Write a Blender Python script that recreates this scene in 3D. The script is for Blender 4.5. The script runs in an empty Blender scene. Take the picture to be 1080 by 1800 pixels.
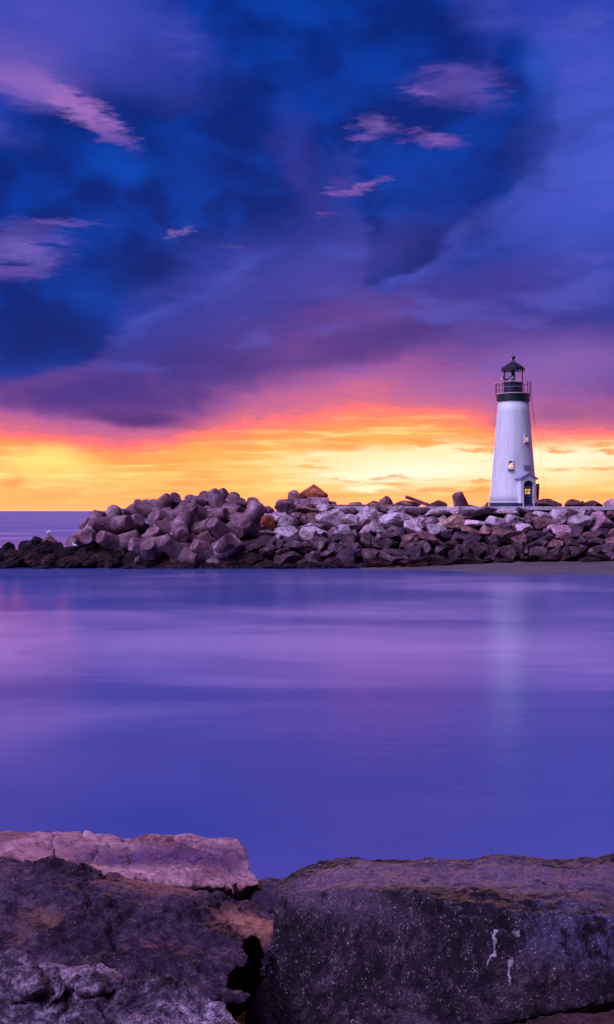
import bpy, bmesh, math, random
import numpy as np
from mathutils import Vector, Matrix, Quaternion, noise as mn

R = math.radians
S = bpy.context.scene
COL = S.collection
F = 1700.0            # focal length in photo pixels (photo 1080 x 1800)
CZ = 4.6              # eye height above the water
HZ = 898.0            # horizon row

def lin(r, g, b, k=1.0):
    def f(c):
        c = c / 255.0
        return (c / 12.92 if c <= 0.04045 else ((c + 0.055) / 1.055) ** 2.4) * k
    return (f(r), f(g), f(b), 1.0)

# ------------------------------------------------------------------ camera
cam = bpy.data.cameras.new('camera')
camo = bpy.data.objects.new('camera', cam)
COL.objects.link(camo)
camo.location = (0, 0, CZ)
camo.rotation_euler = (R(90), 0, 0)
cam.sensor_fit = 'VERTICAL'
cam.sensor_height = 36
cam.lens = F / 1800 * 36
cam.shift_y = -2 / 1800
cam.clip_end = 60000
cam.clip_start = 0.05
S.camera = camo

S.view_settings.view_transform = 'Standard'
S.view_settings.look = 'None'
S.view_settings.exposure = 0.0
S.view_settings.gamma = 1.0
S.cycles.max_bounces = 6
S.cycles.diffuse_bounces = 3
S.cycles.glossy_bounces = 3
S.cycles.use_denoising = True
S.cycles.sample_clamp_indirect = 6

# ------------------------------------------------------------------ node helper
class NT:
    def __init__(s, tree):
        s.t = tree; s.n = tree.nodes; s.l = tree.links
    def new(s, kind, **kw):
        n = s.n.new(kind)
        for k, v in kw.items(): setattr(n, k, v)
        return n
    def put(s, sock, v):
        if hasattr(v, 'is_output') or isinstance(v, bpy.types.NodeSocket): s.l.new(v, sock)
        elif v is not None: sock.default_value = v
    def m(s, op, a, b=None, c=None, clamp=False):
        n = s.new('ShaderNodeMath', operation=op, use_clamp=clamp)
        s.put(n.inputs[0], a); s.put(n.inputs[1], b)
        if c is not None: s.put(n.inputs[2], c)
        return n.outputs[0]
    def vm(s, op, a, b=None):
        n = s.new('ShaderNodeVectorMath', operation=op)
        s.put(n.inputs[0], a)
        if b is not None: s.put(n.inputs[1], b)
        return n.outputs['Value'] if op in ('LENGTH', 'DOT_PRODUCT') else n.outputs[0]
    def mixc(s, f, a, b, blend='MIX'):
        n = s.new('ShaderNodeMix', data_type='RGBA', blend_type=blend)
        s.put(n.inputs[0], f); s.put(n.inputs[6], a); s.put(n.inputs[7], b)
        return n.outputs[2]
    def rng(s, v, a, b, c=0.0, d=1.0, smooth=True):
        n = s.new('ShaderNodeMapRange', interpolation_type='SMOOTHSTEP' if smooth else 'LINEAR')
        s.put(n.inputs[0], v)
        for i, q in enumerate((a, b, c, d)): n.inputs[i + 1].default_value = q
        return n.outputs[0]
    def noise(s, vec, scale, detail=4, rough=0.5, dist=0.0, kind='FBM'):
        n = s.new('ShaderNodeTexNoise')
        s.put(n.inputs['Vector'], vec)
        n.inputs['Scale'].default_value = scale; n.inputs['Detail'].default_value = detail
        n.inputs['Roughness'].default_value = rough; n.inputs['Distortion'].default_value = dist
        return n
    def map(s, vec, loc=(0, 0, 0), rot=(0, 0, 0), scale=(1, 1, 1), kind='POINT'):
        n = s.new('ShaderNodeMapping', vector_type=kind)
        s.put(n.inputs[0], vec)
        n.inputs[1].default_value = loc; n.inputs[2].default_value = rot; n.inputs[3].default_value = scale
        return n.outputs[0]
    def ramp(s, f, stops, interp='LINEAR'):
        n = s.new('ShaderNodeValToRGB'); r = n.color_ramp; r.interpolation = interp
        while len(r.elements) > 1: r.elements.remove(r.elements[-1])
        r.elements[0].position = stops[0][0]; r.elements[0].color = stops[0][1]
        for p, c in stops[1:]:
            e = r.elements.new(p); e.color = c
        s.put(n.inputs[0], f)
        return n.outputs[0]

# ------------------------------------------------------------------ world: dusk sky, laid out by compass direction and height
SUN_AZ, SUN_EL = R(3.9), R(2.2)
world = bpy.data.worlds.new('World'); S.world = world; world.use_nodes = True
W = NT(world.node_tree); W.n.clear()
gen = W.new('ShaderNodeTexCoord').outputs['Generated']
sep = W.new('ShaderNodeSeparateXYZ'); W.l.new(gen, sep.inputs[0])
dx, dy, dz = sep.outputs
U = 17.0     # one unit = about a hundred photo pixels
X = W.m('MULTIPLY', W.m('ARCTAN2', dx, dy), U)
Y = W.m('MULTIPLY', W.m('ARCSINE', dz), U)
cmb = W.new('ShaderNodeCombineXYZ'); W.l.new(X, cmb.inputs[0]); W.l.new(Y, cmb.inputs[1])
P0 = cmb.outputs[0]
def sk(px, py):
    u = (px - 540) / F; v = (HZ - py) / F
    return math.atan(u) * U, math.atan(v / math.sqrt(1 + u * u)) * U
w1 = W.noise(W.map(P0, scale=(0.55, 1.1, 1)), 1.0, 3, 0.55).outputs['Color']
w2 = W.noise(W.map(P0, loc=(7, 3, 0), scale=(1.0, 3.6, 1)), 1.6, 4, 0.6).outputs['Color']
warp = W.vm('ADD', W.vm('MULTIPLY', W.vm('SUBTRACT', w1, (.5, .5, .5)), (1.3, .7, 0)),
            W.vm('MULTIPLY', W.vm('SUBTRACT', w2, (.5, .5, .5)), (.38, .10, 0)))
PW = W.vm('ADD', P0, warp)
warps = W.vm('MULTIPLY', W.vm('SUBTRACT', w2, (.5, .5, .5)), (1.1, .22, 0))
w3 = W.noise(W.map(P0, loc=(1, 8, 0), scale=(1.6, 7, 1)), 2.2, 4, .6).outputs['Color']
warps = W.vm('ADD', warps, W.vm('MULTIPLY', W.vm('SUBTRACT', w3, (.5, .5, .5)), (.8, .16, 0)))
PS = W.vm('ADD', P0, warps)                       # lightly warped, for small clouds
streak = W.noise(W.map(P0, loc=(2, 9, 0), scale=(.42, 5.0, 1)), 1.3, 5, 0.62, 0.25).outputs[0]
streak2 = W.noise(W.map(P0, loc=(12, 1, 0), scale=(.5, 3.0, 1)), 2.3, 5, 0.62, 0.4).outputs[0]
soft = W.noise(W.map(P0, loc=(22, 5, 0), scale=(.7, 1.0, 1)), .9, 4, 0.55, 0.3).outputs[0]

chain = [None]
def blob(px, py, rx, ry, rot=0.0, inner=0.0, src=None):
    x, y = sk(px, py)
    if chain[0] is not None:                      # evaluate the shapes one after another
        q = W.new('ShaderNodeVectorMath', operation='MULTIPLY_ADD')
        W.l.new(chain[0], q.inputs[0]); q.inputs[1].default_value = (1e-5, 1e-5, 0); W.l.new(src if src is not None else PW, q.inputs[2]); src = q.outputs[0]
    v = W.map(src if src is not None else PW, loc=(x, y, 0), rot=(0, 0, R(rot)), scale=(rx / 100, ry / 100, 1), kind='TEXTURE')
    return W.rng(W.vm('LENGTH', v), 1.0, inner, 0.0, 1.0)

# warm band to violet: the height where pink sits varies along the horizon
curve = W.new('ShaderNodeFloatCurve')
W.put(curve.inputs['Value'], W.rng(X, -5.6, 5.6, 0, 1, smooth=False))
iso = [(-20, 744), (100, 756), (250, 770), (350, 752), (450, 732), (550, 714), (650, 704), (750, 708), (850, 722), (950, 742), (1100, 752)]
cv = curve.mapping.curves[0]
pts = []
for px, py in iso:
    pts.append(((sk(px, HZ)[0] + 5.6) / 11.2, 1.62 / (sk(px, py)[1]) - 0.5))
cv.points[0].location = (0, pts[0][1]); cv.points[1].location = (1, pts[-1][1])
for p in pts: cv.points.new(*p)
curve.mapping.update()
sx = W.m('ADD', curve.outputs[0], 0.5)
wy = W.new('ShaderNodeSeparateXYZ'); W.l.new(warps, wy.inputs[0])
wy1 = W.new('ShaderNodeSeparateXYZ'); W.l.new(w1, wy1.inputs[0])
Yt = W.m('MULTIPLY', W.m('ADD', Y, W.m('MULTIPLY', wy.outputs[1], W.m('MULTIPLY', Y, .9))), sx)
Yt = W.m('ADD', Yt, W.m('MULTIPLY', W.m('MULTIPLY', W.m('SUBTRACT', wy1.outputs[0], .5), Y), .28))
TOP = 6.0
stops = [(898, (250, 196, 130)), (884, (255, 188, 118)), (862, (255, 190, 108)), (835, (255, 198, 112)), (812, (255, 196, 108)),
         (790, (255, 176, 92)), (768, (255, 146, 98)), (748, (238, 116, 124)), (728, (208, 104, 146)), (700, (172, 92, 160)),
         (660, (128, 76, 156)), (610, (90, 64, 154)), (550, (56, 54, 150)), (480, (48, 58, 158)), (300, (40, 62, 172))]
col = W.ramp(W.m('DIVIDE', Yt, TOP), [(max(0, (HZ - y) / 100 / TOP * 0.985), lin(*c)) for y, c in stops])

def lay(px, py, rx, ry, rot, c, k=1.0, inner=0.0, src=None, mod=None):
    global col
    chain[0] = col
    f = blob(px, py, rx, ry, rot, inner, src)
    if mod is not None: f = W.m('MULTIPLY', f, mod)
    if k != 1.0: f = W.m('MULTIPLY', f, k)
    col = W.mixc(f, col, lin(*c))

# deep blue openings (union of soft shapes)
bl = None
for e in [(20, 440, 390, 205, 20, .6), (330, 260, 400, 210, 0, .5), (600, 110, 360, 230, 0, .5), (790, 290, 195, 190, 24, .75),
          (735, 385, 155, 66, 54, .8), (905, 215, 90, 150, 0, .75), (0, 585, 270, 85, 13, .7), (560, 0, 370, 110, 0, .5)]:
    chain[0] = bl if bl is not None else col
    b = blob(*e)
    bl = b if bl is None else W.m('MAXIMUM', bl, b)
blue = W.mixc(W.rng(soft, .38, .64), lin(0, 34, 122), lin(0, 56, 162))
col = W.mixc(bl, col, blue)
# dark and bright places in the blue
for e in [(130, 225, 150, 45, 0, (0, 34, 118), .8), (235, 465, 110, 75, 0, (0, 26, 104), .8), (60, 590, 200, 70, 8, (0, 32, 116), .8),
          (690, 200, 120, 60, 0, (0, 34, 122), .7), (740, 440, 95, 45, 40, (0, 30, 112), .8), (400, 300, 95, 45, 0, (0, 32, 120), .7),
          (215, 292, 80, 45, 0, (0, 70, 184), .8), (500, 0, 170, 60, -10, (0, 66, 178), .8), (955, 120, 50, 60, 0, (4, 74, 186), .8),
          (800, 330, 130, 60, 30, (0, 50, 152), .6), (540, 140, 90, 60, 0, (0, 48, 150), .5)]:
    lay(*e[:5], e[5], e[6])
# veils
lay(530, 290, 50, 150, 14, (58, 54, 152), .5)
lay(1070, 260, 190, 290, -18, (70, 92, 206), .85)
lay(1000, 100, 110, 110, 0, (70, 84, 196), .45)
lay(935, 365, 210, 55, 34, (66, 82, 196), .7)
lay(760, 470, 150, 26, 22, (66, 76, 186), .6)
lay(560, 490, 330, 60, 20, (70, 68, 170), .6)
lay(330, 585, 170, 50, 24, (64, 58, 156), .5)
lay(350, 630, 300, 62, 13, (56, 44, 134), .75)
lay(700, 585, 270, 50, 14, (58, 40, 128), .8)
lay(600, 570, 120, 40, 0, (96, 52, 134), .45)
lay(900, 500, 240, 46, 16, (62, 54, 150), .65)
lay(1000, 640, 270, 85, 6, (140, 98, 180), .75)
lay(800, 680, 190, 40, 6, (160, 96, 166), .5)
lay(1010, 730, 170, 30, 0, (150, 84, 146), .7)
lay(250, 700, 200, 62, -4, (74, 46, 134), .7)
lay(240, 738, 110, 26, -4, (82, 46, 126), .85)
lay(60, 700, 150, 40, 0, (92, 58, 140), .5)
lay(280, 690, 22, 70, 12, (104, 62, 144), .6)
lay(350, 690, 26, 60, -14, (70, 44, 124), .5)
lay(430, 650, 30, 70, 12, (72, 50, 134), .4)
edge_ = [(700, 488, 110, 16, 22), (800, 420, 110, 20, 42), (900, 350, 120, 22, 36), (985, 270, 30, 90, -10), (600, 440, 90, 26, 8), (420, 470, 120, 22, 20), (270, 560, 120, 22, 28)]
for e in edge_: lay(*e, (74, 84, 192), .45)
# billows drawn out along the wind, rising to the right
dgn = W.noise(W.map(PW, loc=(3, 5, 0), rot=(0, 0, R(-28)), scale=(.30, 1.1, 1)), 1.2, 4, .5, .3).outputs[0]
high = W.rng(Y, 1.5, 2.6)
col = W.mixc(W.m('MULTIPLY', W.m('MULTIPLY', W.rng(dgn, .47, .32), high), .26), col, W.mixc(W.rng(Y, 2.0, 3.6), lin(52, 34, 118), lin(4, 34, 122)))
col = W.mixc(W.m('MULTIPLY', W.m('MULTIPLY', W.rng(dgn, .52, .68), W.m('MULTIPLY', W.rng(Y, 1.9, 2.6), W.m('SUBTRACT', 1.0, bl))), .42), col, lin(92, 92, 200))
lay(130, 690, 300, 62, -3, (62, 44, 134), .75)
lay(430, 655, 210, 62, 10, (68, 46, 136), .65)
lay(250, 742, 130, 28, -4, (78, 44, 126), .8)
lay(620, 610, 230, 44, 12, (72, 48, 138), .55)
# top left lavender bank
sm = W.rng(streak2, .3, .62)
lay(110, 50, 330, 120, -12, (78, 80, 188), .75)
lay(40, 120, 170, 70, -18, (118, 92, 188), .7)
lay(260, 120, 130, 50, -10, (46, 56, 158), .6, mod=sm)
lay(140, 190, 135, 30, -27, (158, 108, 192), .95, .1, src=PS)
lay(40, 150, 120, 36, -14, (146, 104, 192), .7, src=PS)
lay(320, 80, 70, 50, 0, (72, 74, 182), .6, mod=sm)
# left lower streaky bank
lay(40, 440, 110, 62, 8, (112, 92, 186), .9, 0, src=PS, mod=W.rng(streak2, .28, .52))
lay(100, 391, 110, 8, 2, (112, 84, 178), .7, src=PS)
lay(30, 480, 90, 16, 6, (112, 80, 176), .6, src=PS)
# pink wisps
wisp = W.rng(streak2, .26, .50)
for e in [(800, 150, 125, 42, 0, (110, 84, 178), .75), (850, 160, 70, 45, -10, (92, 80, 180), .8), (745, 160, 50, 9, -6, (136, 96, 184), .8), (790, 125, 80, 12, 0, (116, 88, 182), .6),
          (656, 222, 52, 26, 0, (124, 92, 180), .95), (640, 242, 40, 8, 0, (140, 96, 186), .7), (768, 246, 66, 15, -4, (142, 98, 182), .95), (725, 228, 34, 8, 0, (110, 78, 170), .8),
          (648, 325, 46, 14, 14, (152, 100, 184), 1.0), (610, 338, 50, 11, 4, (150, 98, 182), .95), (602, 320, 40, 18, 0, (96, 68, 160), .7),
          (578, 377, 26, 6, 6, (120, 74, 156), .7), (322, 405, 32, 12, 20, (124, 96, 182), .95), (308, 414, 13, 12, 0, (124, 96, 180), .8), (414, 434, 22, 5, 0, (96, 64, 146), .7)]:
    lay(*e[:5], e[5], e[6] * .86, -.15, src=PS, mod=wisp)
# glow and streaks of the sunset band
band = W.m('MULTIPLY', W.rng(Yt, .05, .35), W.rng(Yt, 1.55, 1.0))
col = W.mixc(W.m('MULTIPLY', W.m('MULTIPLY', W.rng(streak, .50, .64), band), .7), col, lin(255, 232, 150))
col = W.mixc(W.m('MULTIPLY', W.m('MULTIPLY', W.rng(streak, .49, .36), band), .55), col, lin(246, 150, 92))
lay(70, 812, 130, 34, 0, (255, 232, 130), .85)
lay(100, 855, 110, 9, 0, (255, 226, 140), .7, src=PS)
lay(10, 832, 40, 14, 0, (240, 150, 100), .7)
lay(820, 818, 430, 54, 1, (255, 243, 194), .95, .35, mod=W.rng(streak, .32, .48))
lay(1000, 850, 120, 26, 0, (255, 200, 118), .5)
lay(150, 868, 300, 24, 0, (255, 178, 104), .6)
lay(330, 800, 150, 20, 0, (255, 182, 96), .5)
lay(760, 822, 240, 30, 2, (255, 249, 214), .6, .2, src=PS)
lay(980, 805, 190, 22, 0, (255, 250, 214), .9, .2, src=PS)
lay(570, 800, 120, 16, 8, (255, 246, 196), .8, src=PS, mod=W.rng(streak2, .4, .55))
lay(700, 832, 190, 17, 4, (255, 253, 226), .95, .2, src=PS)
lay(655, 858, 90, 12, -4, (255, 252, 205), 1.0, .1, src=PS)
lay(600, 835, 70, 8, 0, (255, 250, 205), .8, src=PS)
for e in [(750, 778, 60, 5, 0, .8), (845, 791, 40, 4, 0, .8), (975, 792, 36, 7, 0, .9), (1070, 794, 40, 6, 0, .9), (1060, 781, 30, 3, 0, .8),
          (800, 863, 120, 7, 0, .75), (690, 838, 60, 4, 0, .7), (610, 844, 40, 4, 0, .6), (850, 845, 40, 4, 0, .7)]:
    lay(*e[:5], (238, 158, 84), e[5], .3, src=PS)
lay(560, 780, 160, 14, 0, (255, 160, 96), .6, src=PS)
sc_ = W.new('ShaderNodeSeparateColor'); W.l.new(col, sc_.inputs[0])
cc_ = W.new('ShaderNodeCombineColor'); W.l.new(W.m('MULTIPLY', sc_.outputs[0], W.rng(sc_.outputs[0], .72, 1.0, 1.0, 2.6)), cc_.inputs[0])
W.l.new(sc_.outputs[1], cc_.inputs[1]); W.l.new(sc_.outputs[2], cc_.inputs[2]); col = cc_.outputs[0]
# behind and above the camera: dim sky, with an added lavender glow that lights the near sides
up = W.rng(dz, .5, .85)
col = W.mixc(up, col, (.05, .05, .17, 1))
back = W.rng(dy, .25, -.35)
col = W.mixc(back, col, (.04, .02, .05, 1))
lobe = W.vm('DOT_PRODUCT', gen, tuple(Vector((-.55, -.40, .73)).normalized()))
lobe = W.rng(lobe, .84, .985)
col = W.mixc(lobe, col, (7.0, 6.4, 12.0, 1))
col = W.mixc(W.rng(dz, 0.0, -.02), col, (.02, .02, .06, 1))
sky = W.new('ShaderNodeTexSky', sky_type='NISHITA', sun_disc=False)
sky.sun_elevation = SUN_EL; sky.sun_rotation = SUN_AZ
bg1 = W.new('ShaderNodeBackground'); W.l.new(col, bg1.inputs[0]); bg1.inputs[1].default_value = 1.0
bg2 = W.new('ShaderNodeBackground'); W.l.new(sky.outputs[0], bg2.inputs[0]); bg2.inputs[1].default_value = 0.002
add = W.new('ShaderNodeAddShader'); W.l.new(bg1.outputs[0], add.inputs[0]); W.l.new(bg2.outputs[0], add.inputs[1])
wo = W.new('ShaderNodeOutputWorld'); W.l.new(add.outputs[0], wo.inputs[0])
world.cycles.sampling_method = 'MANUAL'; world.cycles.sample_map_resolution = 512

# ------------------------------------------------------------------ sun, low behind the breakwater
sun = bpy.data.lights.new('sun', 'SUN'); sun.energy = 3.0; sun.angle = R(2.5); sun.color = (1.0, .42, .26)
suno = bpy.data.objects.new('sun', sun); COL.objects.link(suno)
sd = Vector((math.sin(SUN_AZ) * math.cos(SUN_EL), math.cos(SUN_AZ) * math.cos(SUN_EL), math.sin(SUN_EL)))
suno.rotation_euler = sd.to_track_quat('Z', 'Y').to_euler(); suno.location = (0, 0, 30)

# ------------------------------------------------------------------ helpers
def P(px, py, d):
    return Vector(((px - 540) / F * d, d, CZ - (py - HZ) / F * d))
def link(o, parent=None):
    COL.objects.link(o)
    if parent is not None: o.parent = parent
    return o
def mesh_obj(name, bm, mat, parent=None, smooth=False):
    me = bpy.data.meshes.new(name); bm.normal_update(); bm.to_mesh(me); bm.free()
    if smooth: me.polygons.foreach_set('use_smooth', [True] * len(me.polygons))
    o = bpy.data.objects.new(name, me)
    if mat: me.materials.append(mat)
    return link(o, parent)
def tag(o, label=None, cat=None, group=None, kind=None):
    if label: o['label'] = label
    if cat: o['category'] = cat
    if group: o['group'] = group
    if kind: o['kind'] = kind
    return o
def material(name):
    m = bpy.data.materials.new(name); m.use_nodes = True
    t = NT(m.node_tree); t.n.clear()
    out = t.new('ShaderNodeOutputMaterial'); b = t.new('ShaderNodeBsdfPrincipled')
    t.l.new(b.outputs[0], out.inputs[0])
    return m, t, b
def bump(t, b, h, strength=.5, dist=.05):
    n = t.new('ShaderNodeBump'); n.inputs['Strength'].default_value = strength; n.inputs['Distance'].default_value = dist
    t.put(n.inputs['Height'], h); t.l.new(n.outputs[0], b.inputs['Normal'])
    return n
def plain(name, c, rough=.6, metal=0.0, var=.15, sc=3.0):
    m, t, b = material(name)
    co = t.new('ShaderNodeTexCoord').outputs['Object']
    n = t.noise(co, sc, 5, .6).outputs[0]
    a = tuple(x * (1 - var) for x in c[:3]) + (1,); z = tuple(min(1, x * (1 + var)) for x in c[:3]) + (1,)
    t.l.new(t.ramp(n, [(.35, a), (.65, z)]), b.inputs['Base Color'])
    b.inputs['Roughness'].default_value = rough; b.inputs['Metallic'].default_value = metal
    return m

def np_mesh(me):
    n = len(me.vertices); co = np.empty(n * 3, dtype=np.float64); me.vertices.foreach_get('co', co)
    return co.reshape(-1, 3)
def laplace(me, it, f=.5):
    co = np_mesh(me); ne = len(me.edges); e = np.empty(ne * 2, dtype=np.int64); me.edges.foreach_get('vertices', e); e = e.reshape(-1, 2)
    deg = np.bincount(e.ravel(), minlength=len(co)).astype(float)[:, None]
    for _ in range(it):
        s = np.zeros_like(co)
        for k in range(3):
            s[:, k] = np.bincount(e[:, 0], co[e[:, 1], k], len(co)) + np.bincount(e[:, 1], co[e[:, 0], k], len(co))
        co = co * (1 - f) + s / deg * f
    me.vertices.foreach_set('co', co.ravel()); me.update()
def remeshed(bm, voxel, name, cut=()):
    me = bpy.data.meshes.new('tmp'); bm.to_mesh(me); bm.free()
    o = bpy.data.objects.new('tmp', me); COL.objects.link(o)
    tools = []
    for c, r in cut:                              # hollows broken out of the block
        b2 = bmesh.new(); bmesh.ops.create_icosphere(b2, subdivisions=4, radius=1)
        for v in b2.verts:
            f = 1 + .25 * mn.noise(v.co * 2.2 + c); v.co = Vector((v.co.x * r[0], v.co.y * r[1], v.co.z * r[2])) * f + c
        m2 = bpy.data.meshes.new('tmp'); b2.to_mesh(m2); b2.free(); o2 = bpy.data.objects.new('tmp', m2); COL.objects.link(o2); tools.append(o2)
        bo = o.modifiers.new('b', 'BOOLEAN'); bo.operation = 'DIFFERENCE'; bo.object = o2; bo.solver = 'EXACT'
    md = o.modifiers.new('r', 'REMESH'); md.mode = 'VOXEL'; md.voxel_size = voxel; md.adaptivity = 0
    dg = bpy.context.evaluated_depsgraph_get()
    out = bpy.data.meshes.new_from_object(o.evaluated_get(dg)); out.name = name
    for q in tools: bpy.data.objects.remove(q)
    bpy.data.objects.remove(o); bpy.data.meshes.remove(me)
    return out
def vnormals(me):
    n = np.empty(len(me.vertices) * 3, dtype=np.float32); me.vertices.foreach_get('normal', n); return n.reshape(-1, 3)

# ------------------------------------------------------------------ materials
def stone_mat(name, dark, mid, light, scale=1.0, bumpd=.12, wet=0.0):
    m, t, b = material(name)
    tc = t.new('ShaderNodeTexCoord'); oi = t.new('ShaderNodeObjectInfo')
    geo = t.new('ShaderNodeNewGeometry')
    co = t.vm('ADD', geo.outputs['Position'], t.vm('SCALE', (1, 1, 1)))
    off = t.new('ShaderNodeCombineXYZ'); t.l.new(oi.outputs['Random'], off.inputs[0]); t.l.new(oi.outputs['Random'], off.inputs[1])
    co = t.vm('ADD', geo.outputs['Position'], t.vm('MULTIPLY', off.outputs[0], (37, 53, 0)))
    big = t.noise(co, .9 * scale, 6, .62, .4).outputs[0]
    fine = t.noise(co, 4.5 * scale, 6, .7, .3).outputs[0]
    v = t.new('ShaderNodeTexVoronoi', feature='DISTANCE_TO_EDGE'); t.put(v.inputs['Vector'], t.vm('ADD', co, t.vm('MULTIPLY', t.noise(co, 2, 4).outputs['Color'], (.6, .6, .6)))); v.inputs['Scale'].default_value = 1.1 * scale
    c = t.ramp(t.m('ADD', t.m('MULTIPLY', big, .6), t.m('MULTIPLY', fine, .4)), [(.36, dark), (.5, mid), (.62, light)])
    br = t.rng(oi.outputs['Random'], 0, 1, .72, 1.25, smooth=False)
    hs = t.new('ShaderNodeHueSaturation'); t.l.new(c, hs.inputs['Color']); t.l.new(br, hs.inputs['Value'])
    crack = t.rng(v.outputs[0], 0.0, .035, .45, 1.0)
    t.l.new(t.mixc(1.0, hs.outputs[0], t.ramp(crack, [(0, (0, 0, 0, 1)), (1, (1, 1, 1, 1))]), 'MULTIPLY'), b.inputs['Base Color'])
    b.inputs['Roughness'].default_value = .9 - .45 * wet
    b.inputs['Specular IOR Level'].default_value = .12 + .4 * wet
    h = t.m('ADD', t.m('MULTIPLY', big, 1.0), t.m('ADD', t.m('MULTIPLY', fine, .45), t.m('MULTIPLY', crack, .12)))
    bump(t, b, h, .9, bumpd)
    return m
M = {}
M['p'] = stone_mat('pale_stone', (0.104, 0.05, 0.062, 1), (0.42, 0.29, 0.33, 1), (0.6656, 0.4452, 0.5408, 1))
M['q'] = stone_mat('pink_stone', (0.208, 0.084, 0.1144, 1), (0.416, 0.2016, 0.2704, 1), (0.6448, 0.3864, 0.4784, 1))
M['m'] = stone_mat('grey_stone', (.035, .013, .018, 1), (.125, .058, .08, 1), (.32, .19, .235, 1))
M['t'] = stone_mat('tan_stone', (0.208, 0.0756, 0.052, 1), (0.416, 0.2016, 0.1664, 1), (0.6032, 0.3528, 0.3536, 1))
M['b'] = stone_mat('brown_stone', (.06, .022, .026, 1), (.165, .068, .078, 1), (.33, .165, .175, 1))
M['o'] = stone_mat('rust_stone', (0.1248, 0.0252, 0.0208, 1), (0.312, 0.0756, 0.0364, 1), (0.52, 0.1848, 0.104, 1))
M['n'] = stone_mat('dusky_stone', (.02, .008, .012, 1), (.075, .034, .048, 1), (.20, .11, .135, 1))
M['d'] = stone_mat('dark_stone', (0.026, 0.01008, 0.0208, 1), (0.0624, 0.0252, 0.0468, 1), (0.1456, 0.0672, 0.1144, 1), wet=.3)
M['w'] = stone_mat('wet_weedy_stone', (0.00312, 0.00084, 0.00208, 1), (0.01456, 0.00336, 0.00728, 1), (0.104, 0.02352, 0.0364, 1), 1.6, wet=.2)
M['k'] = stone_mat('black_mussel_stone', (0.00312, 0.00168, 0.00416, 1), (0.0104, 0.0042, 0.0104, 1), (0.0468, 0.0168, 0.02912, 1), 2.0, wet=.1)
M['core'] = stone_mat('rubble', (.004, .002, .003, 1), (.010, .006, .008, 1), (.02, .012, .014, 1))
def concrete_mat():
    m, t, b = material('weathered_concrete')
    tc = t.new('ShaderNodeTexCoord'); oi = t.new('ShaderNodeObjectInfo')
    off = t.new('ShaderNodeCombineXYZ'); t.l.new(oi.outputs['Random'], off.inputs[0]); t.l.new(oi.outputs['Random'], off.inputs[2])
    co = t.vm('ADD', tc.outputs['Object'], t.vm('MULTIPLY', off.outputs[0], (31, 0, 47)))
    big = t.noise(co, .8, 6, .6, .6).outputs[0]; fine = t.noise(co, 6, 5, .7).outputs[0]
    c = t.ramp(t.m('ADD', t.m('MULTIPLY', big, .7), t.m('MULTIPLY', fine, .3)), [(.34, (0.0468, 0.0168, 0.02288, 1)), (.47, (0.1352, 0.0588, 0.07488, 1)), (.57, (0.2392, 0.1218, 0.156, 1)), (.66, (0.4992, 0.3276, 0.416, 1))])
    stain = t.rng(t.noise(t.map(co, scale=(1, 1, .4)), 1.6, 5, .65, .8).outputs[0], .6, .68)
    c = t.mixc(t.m('MULTIPLY', stain, .5), c, (0.6448, 0.4536, 0.5824, 1))
    br = t.rng(oi.outputs['Random'], 0, 1, .75, 1.2, smooth=False)
    hs = t.new('ShaderNodeHueSaturation'); t.l.new(c, hs.inputs['Color']); t.l.new(br, hs.inputs['Value'])
    t.l.new(hs.outputs[0], b.inputs['Base Color']); b.inputs['Roughness'].default_value = .85; b.inputs['Specular IOR Level'].default_value = .15
    bump(t, b, t.m('ADD', fine, big), .8, .08)
    return m
M['c'] = concrete_mat()

# ------------------------------------------------------------------ water, sand, seabed
def water_mat():
    m, t, b = material('sea_water')
    geo = t.new('ShaderNodeNewGeometry').outputs['Position']
    s1 = t.noise(t.map(geo, scale=(.055, .10, 1)), 1.0, 4, .5, .8).outputs[0]
    s2 = t.noise(t.map(geo, loc=(40, 9, 0), scale=(.02, .045, 1)), 1.0, 3, .5, .5).outputs[0]
    s3 = t.noise(t.map(geo, loc=(3, 70, 0), scale=(.12, .5, 1)), 1.0, 5, .6, .8).outputs[0]
    mix = t.m('ADD', t.m('MULTIPLY', s1, .45), t.m('ADD', t.m('MULTIPLY', s2, .47), t.m('MULTIPLY', s3, .08)))
    # lilac reflection and surf haze painted into the water colour across the middle
    wv = t.vm('ADD', geo, t.vm('MULTIPLY', t.vm('SUBTRACT', t.noise(t.map(geo, scale=(.08, .15, 1)), 1, 4, .55).outputs['Color'], (.5, .5, .5)), (14, 9, 0)))
    painted_haze = t.rng(t.vm('LENGTH', t.map(wv, loc=(-1, 36, 0), scale=(30, 16, 1), kind='TEXTURE')), 1.0, .25)
    mix = t.m('ADD', mix, t.m('SUBTRACT', t.m('MULTIPLY', painted_haze, .10), .045))
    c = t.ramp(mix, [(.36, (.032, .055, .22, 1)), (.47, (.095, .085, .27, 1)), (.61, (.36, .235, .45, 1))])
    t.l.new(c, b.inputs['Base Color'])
    sp = t.new('ShaderNodeSeparateXYZ'); t.l.new(geo, sp.inputs[0])
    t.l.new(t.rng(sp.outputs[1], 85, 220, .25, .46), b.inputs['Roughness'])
    b.inputs['IOR'].default_value = 2.0
    r = t.noise(t.map(geo, scale=(.9, 2.4, 1)), 1.0, 4, .55).outputs[0]
    bump(t, b, r, .10, .08)
    return m
M['water'] = water_mat()
bm = bmesh.new()
for (x0, x1, y0, y1) in [(-30000, 30000, -200, 40000)]:
    vs = [bm.verts.new((x, y, 0)) for x, y in ((x0, y0), (x1, y0), (x1, y1), (x0, y1))]
    bm.faces.new(vs)
tag(mesh_obj('water', bm, M['water']), kind='structure')

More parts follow.
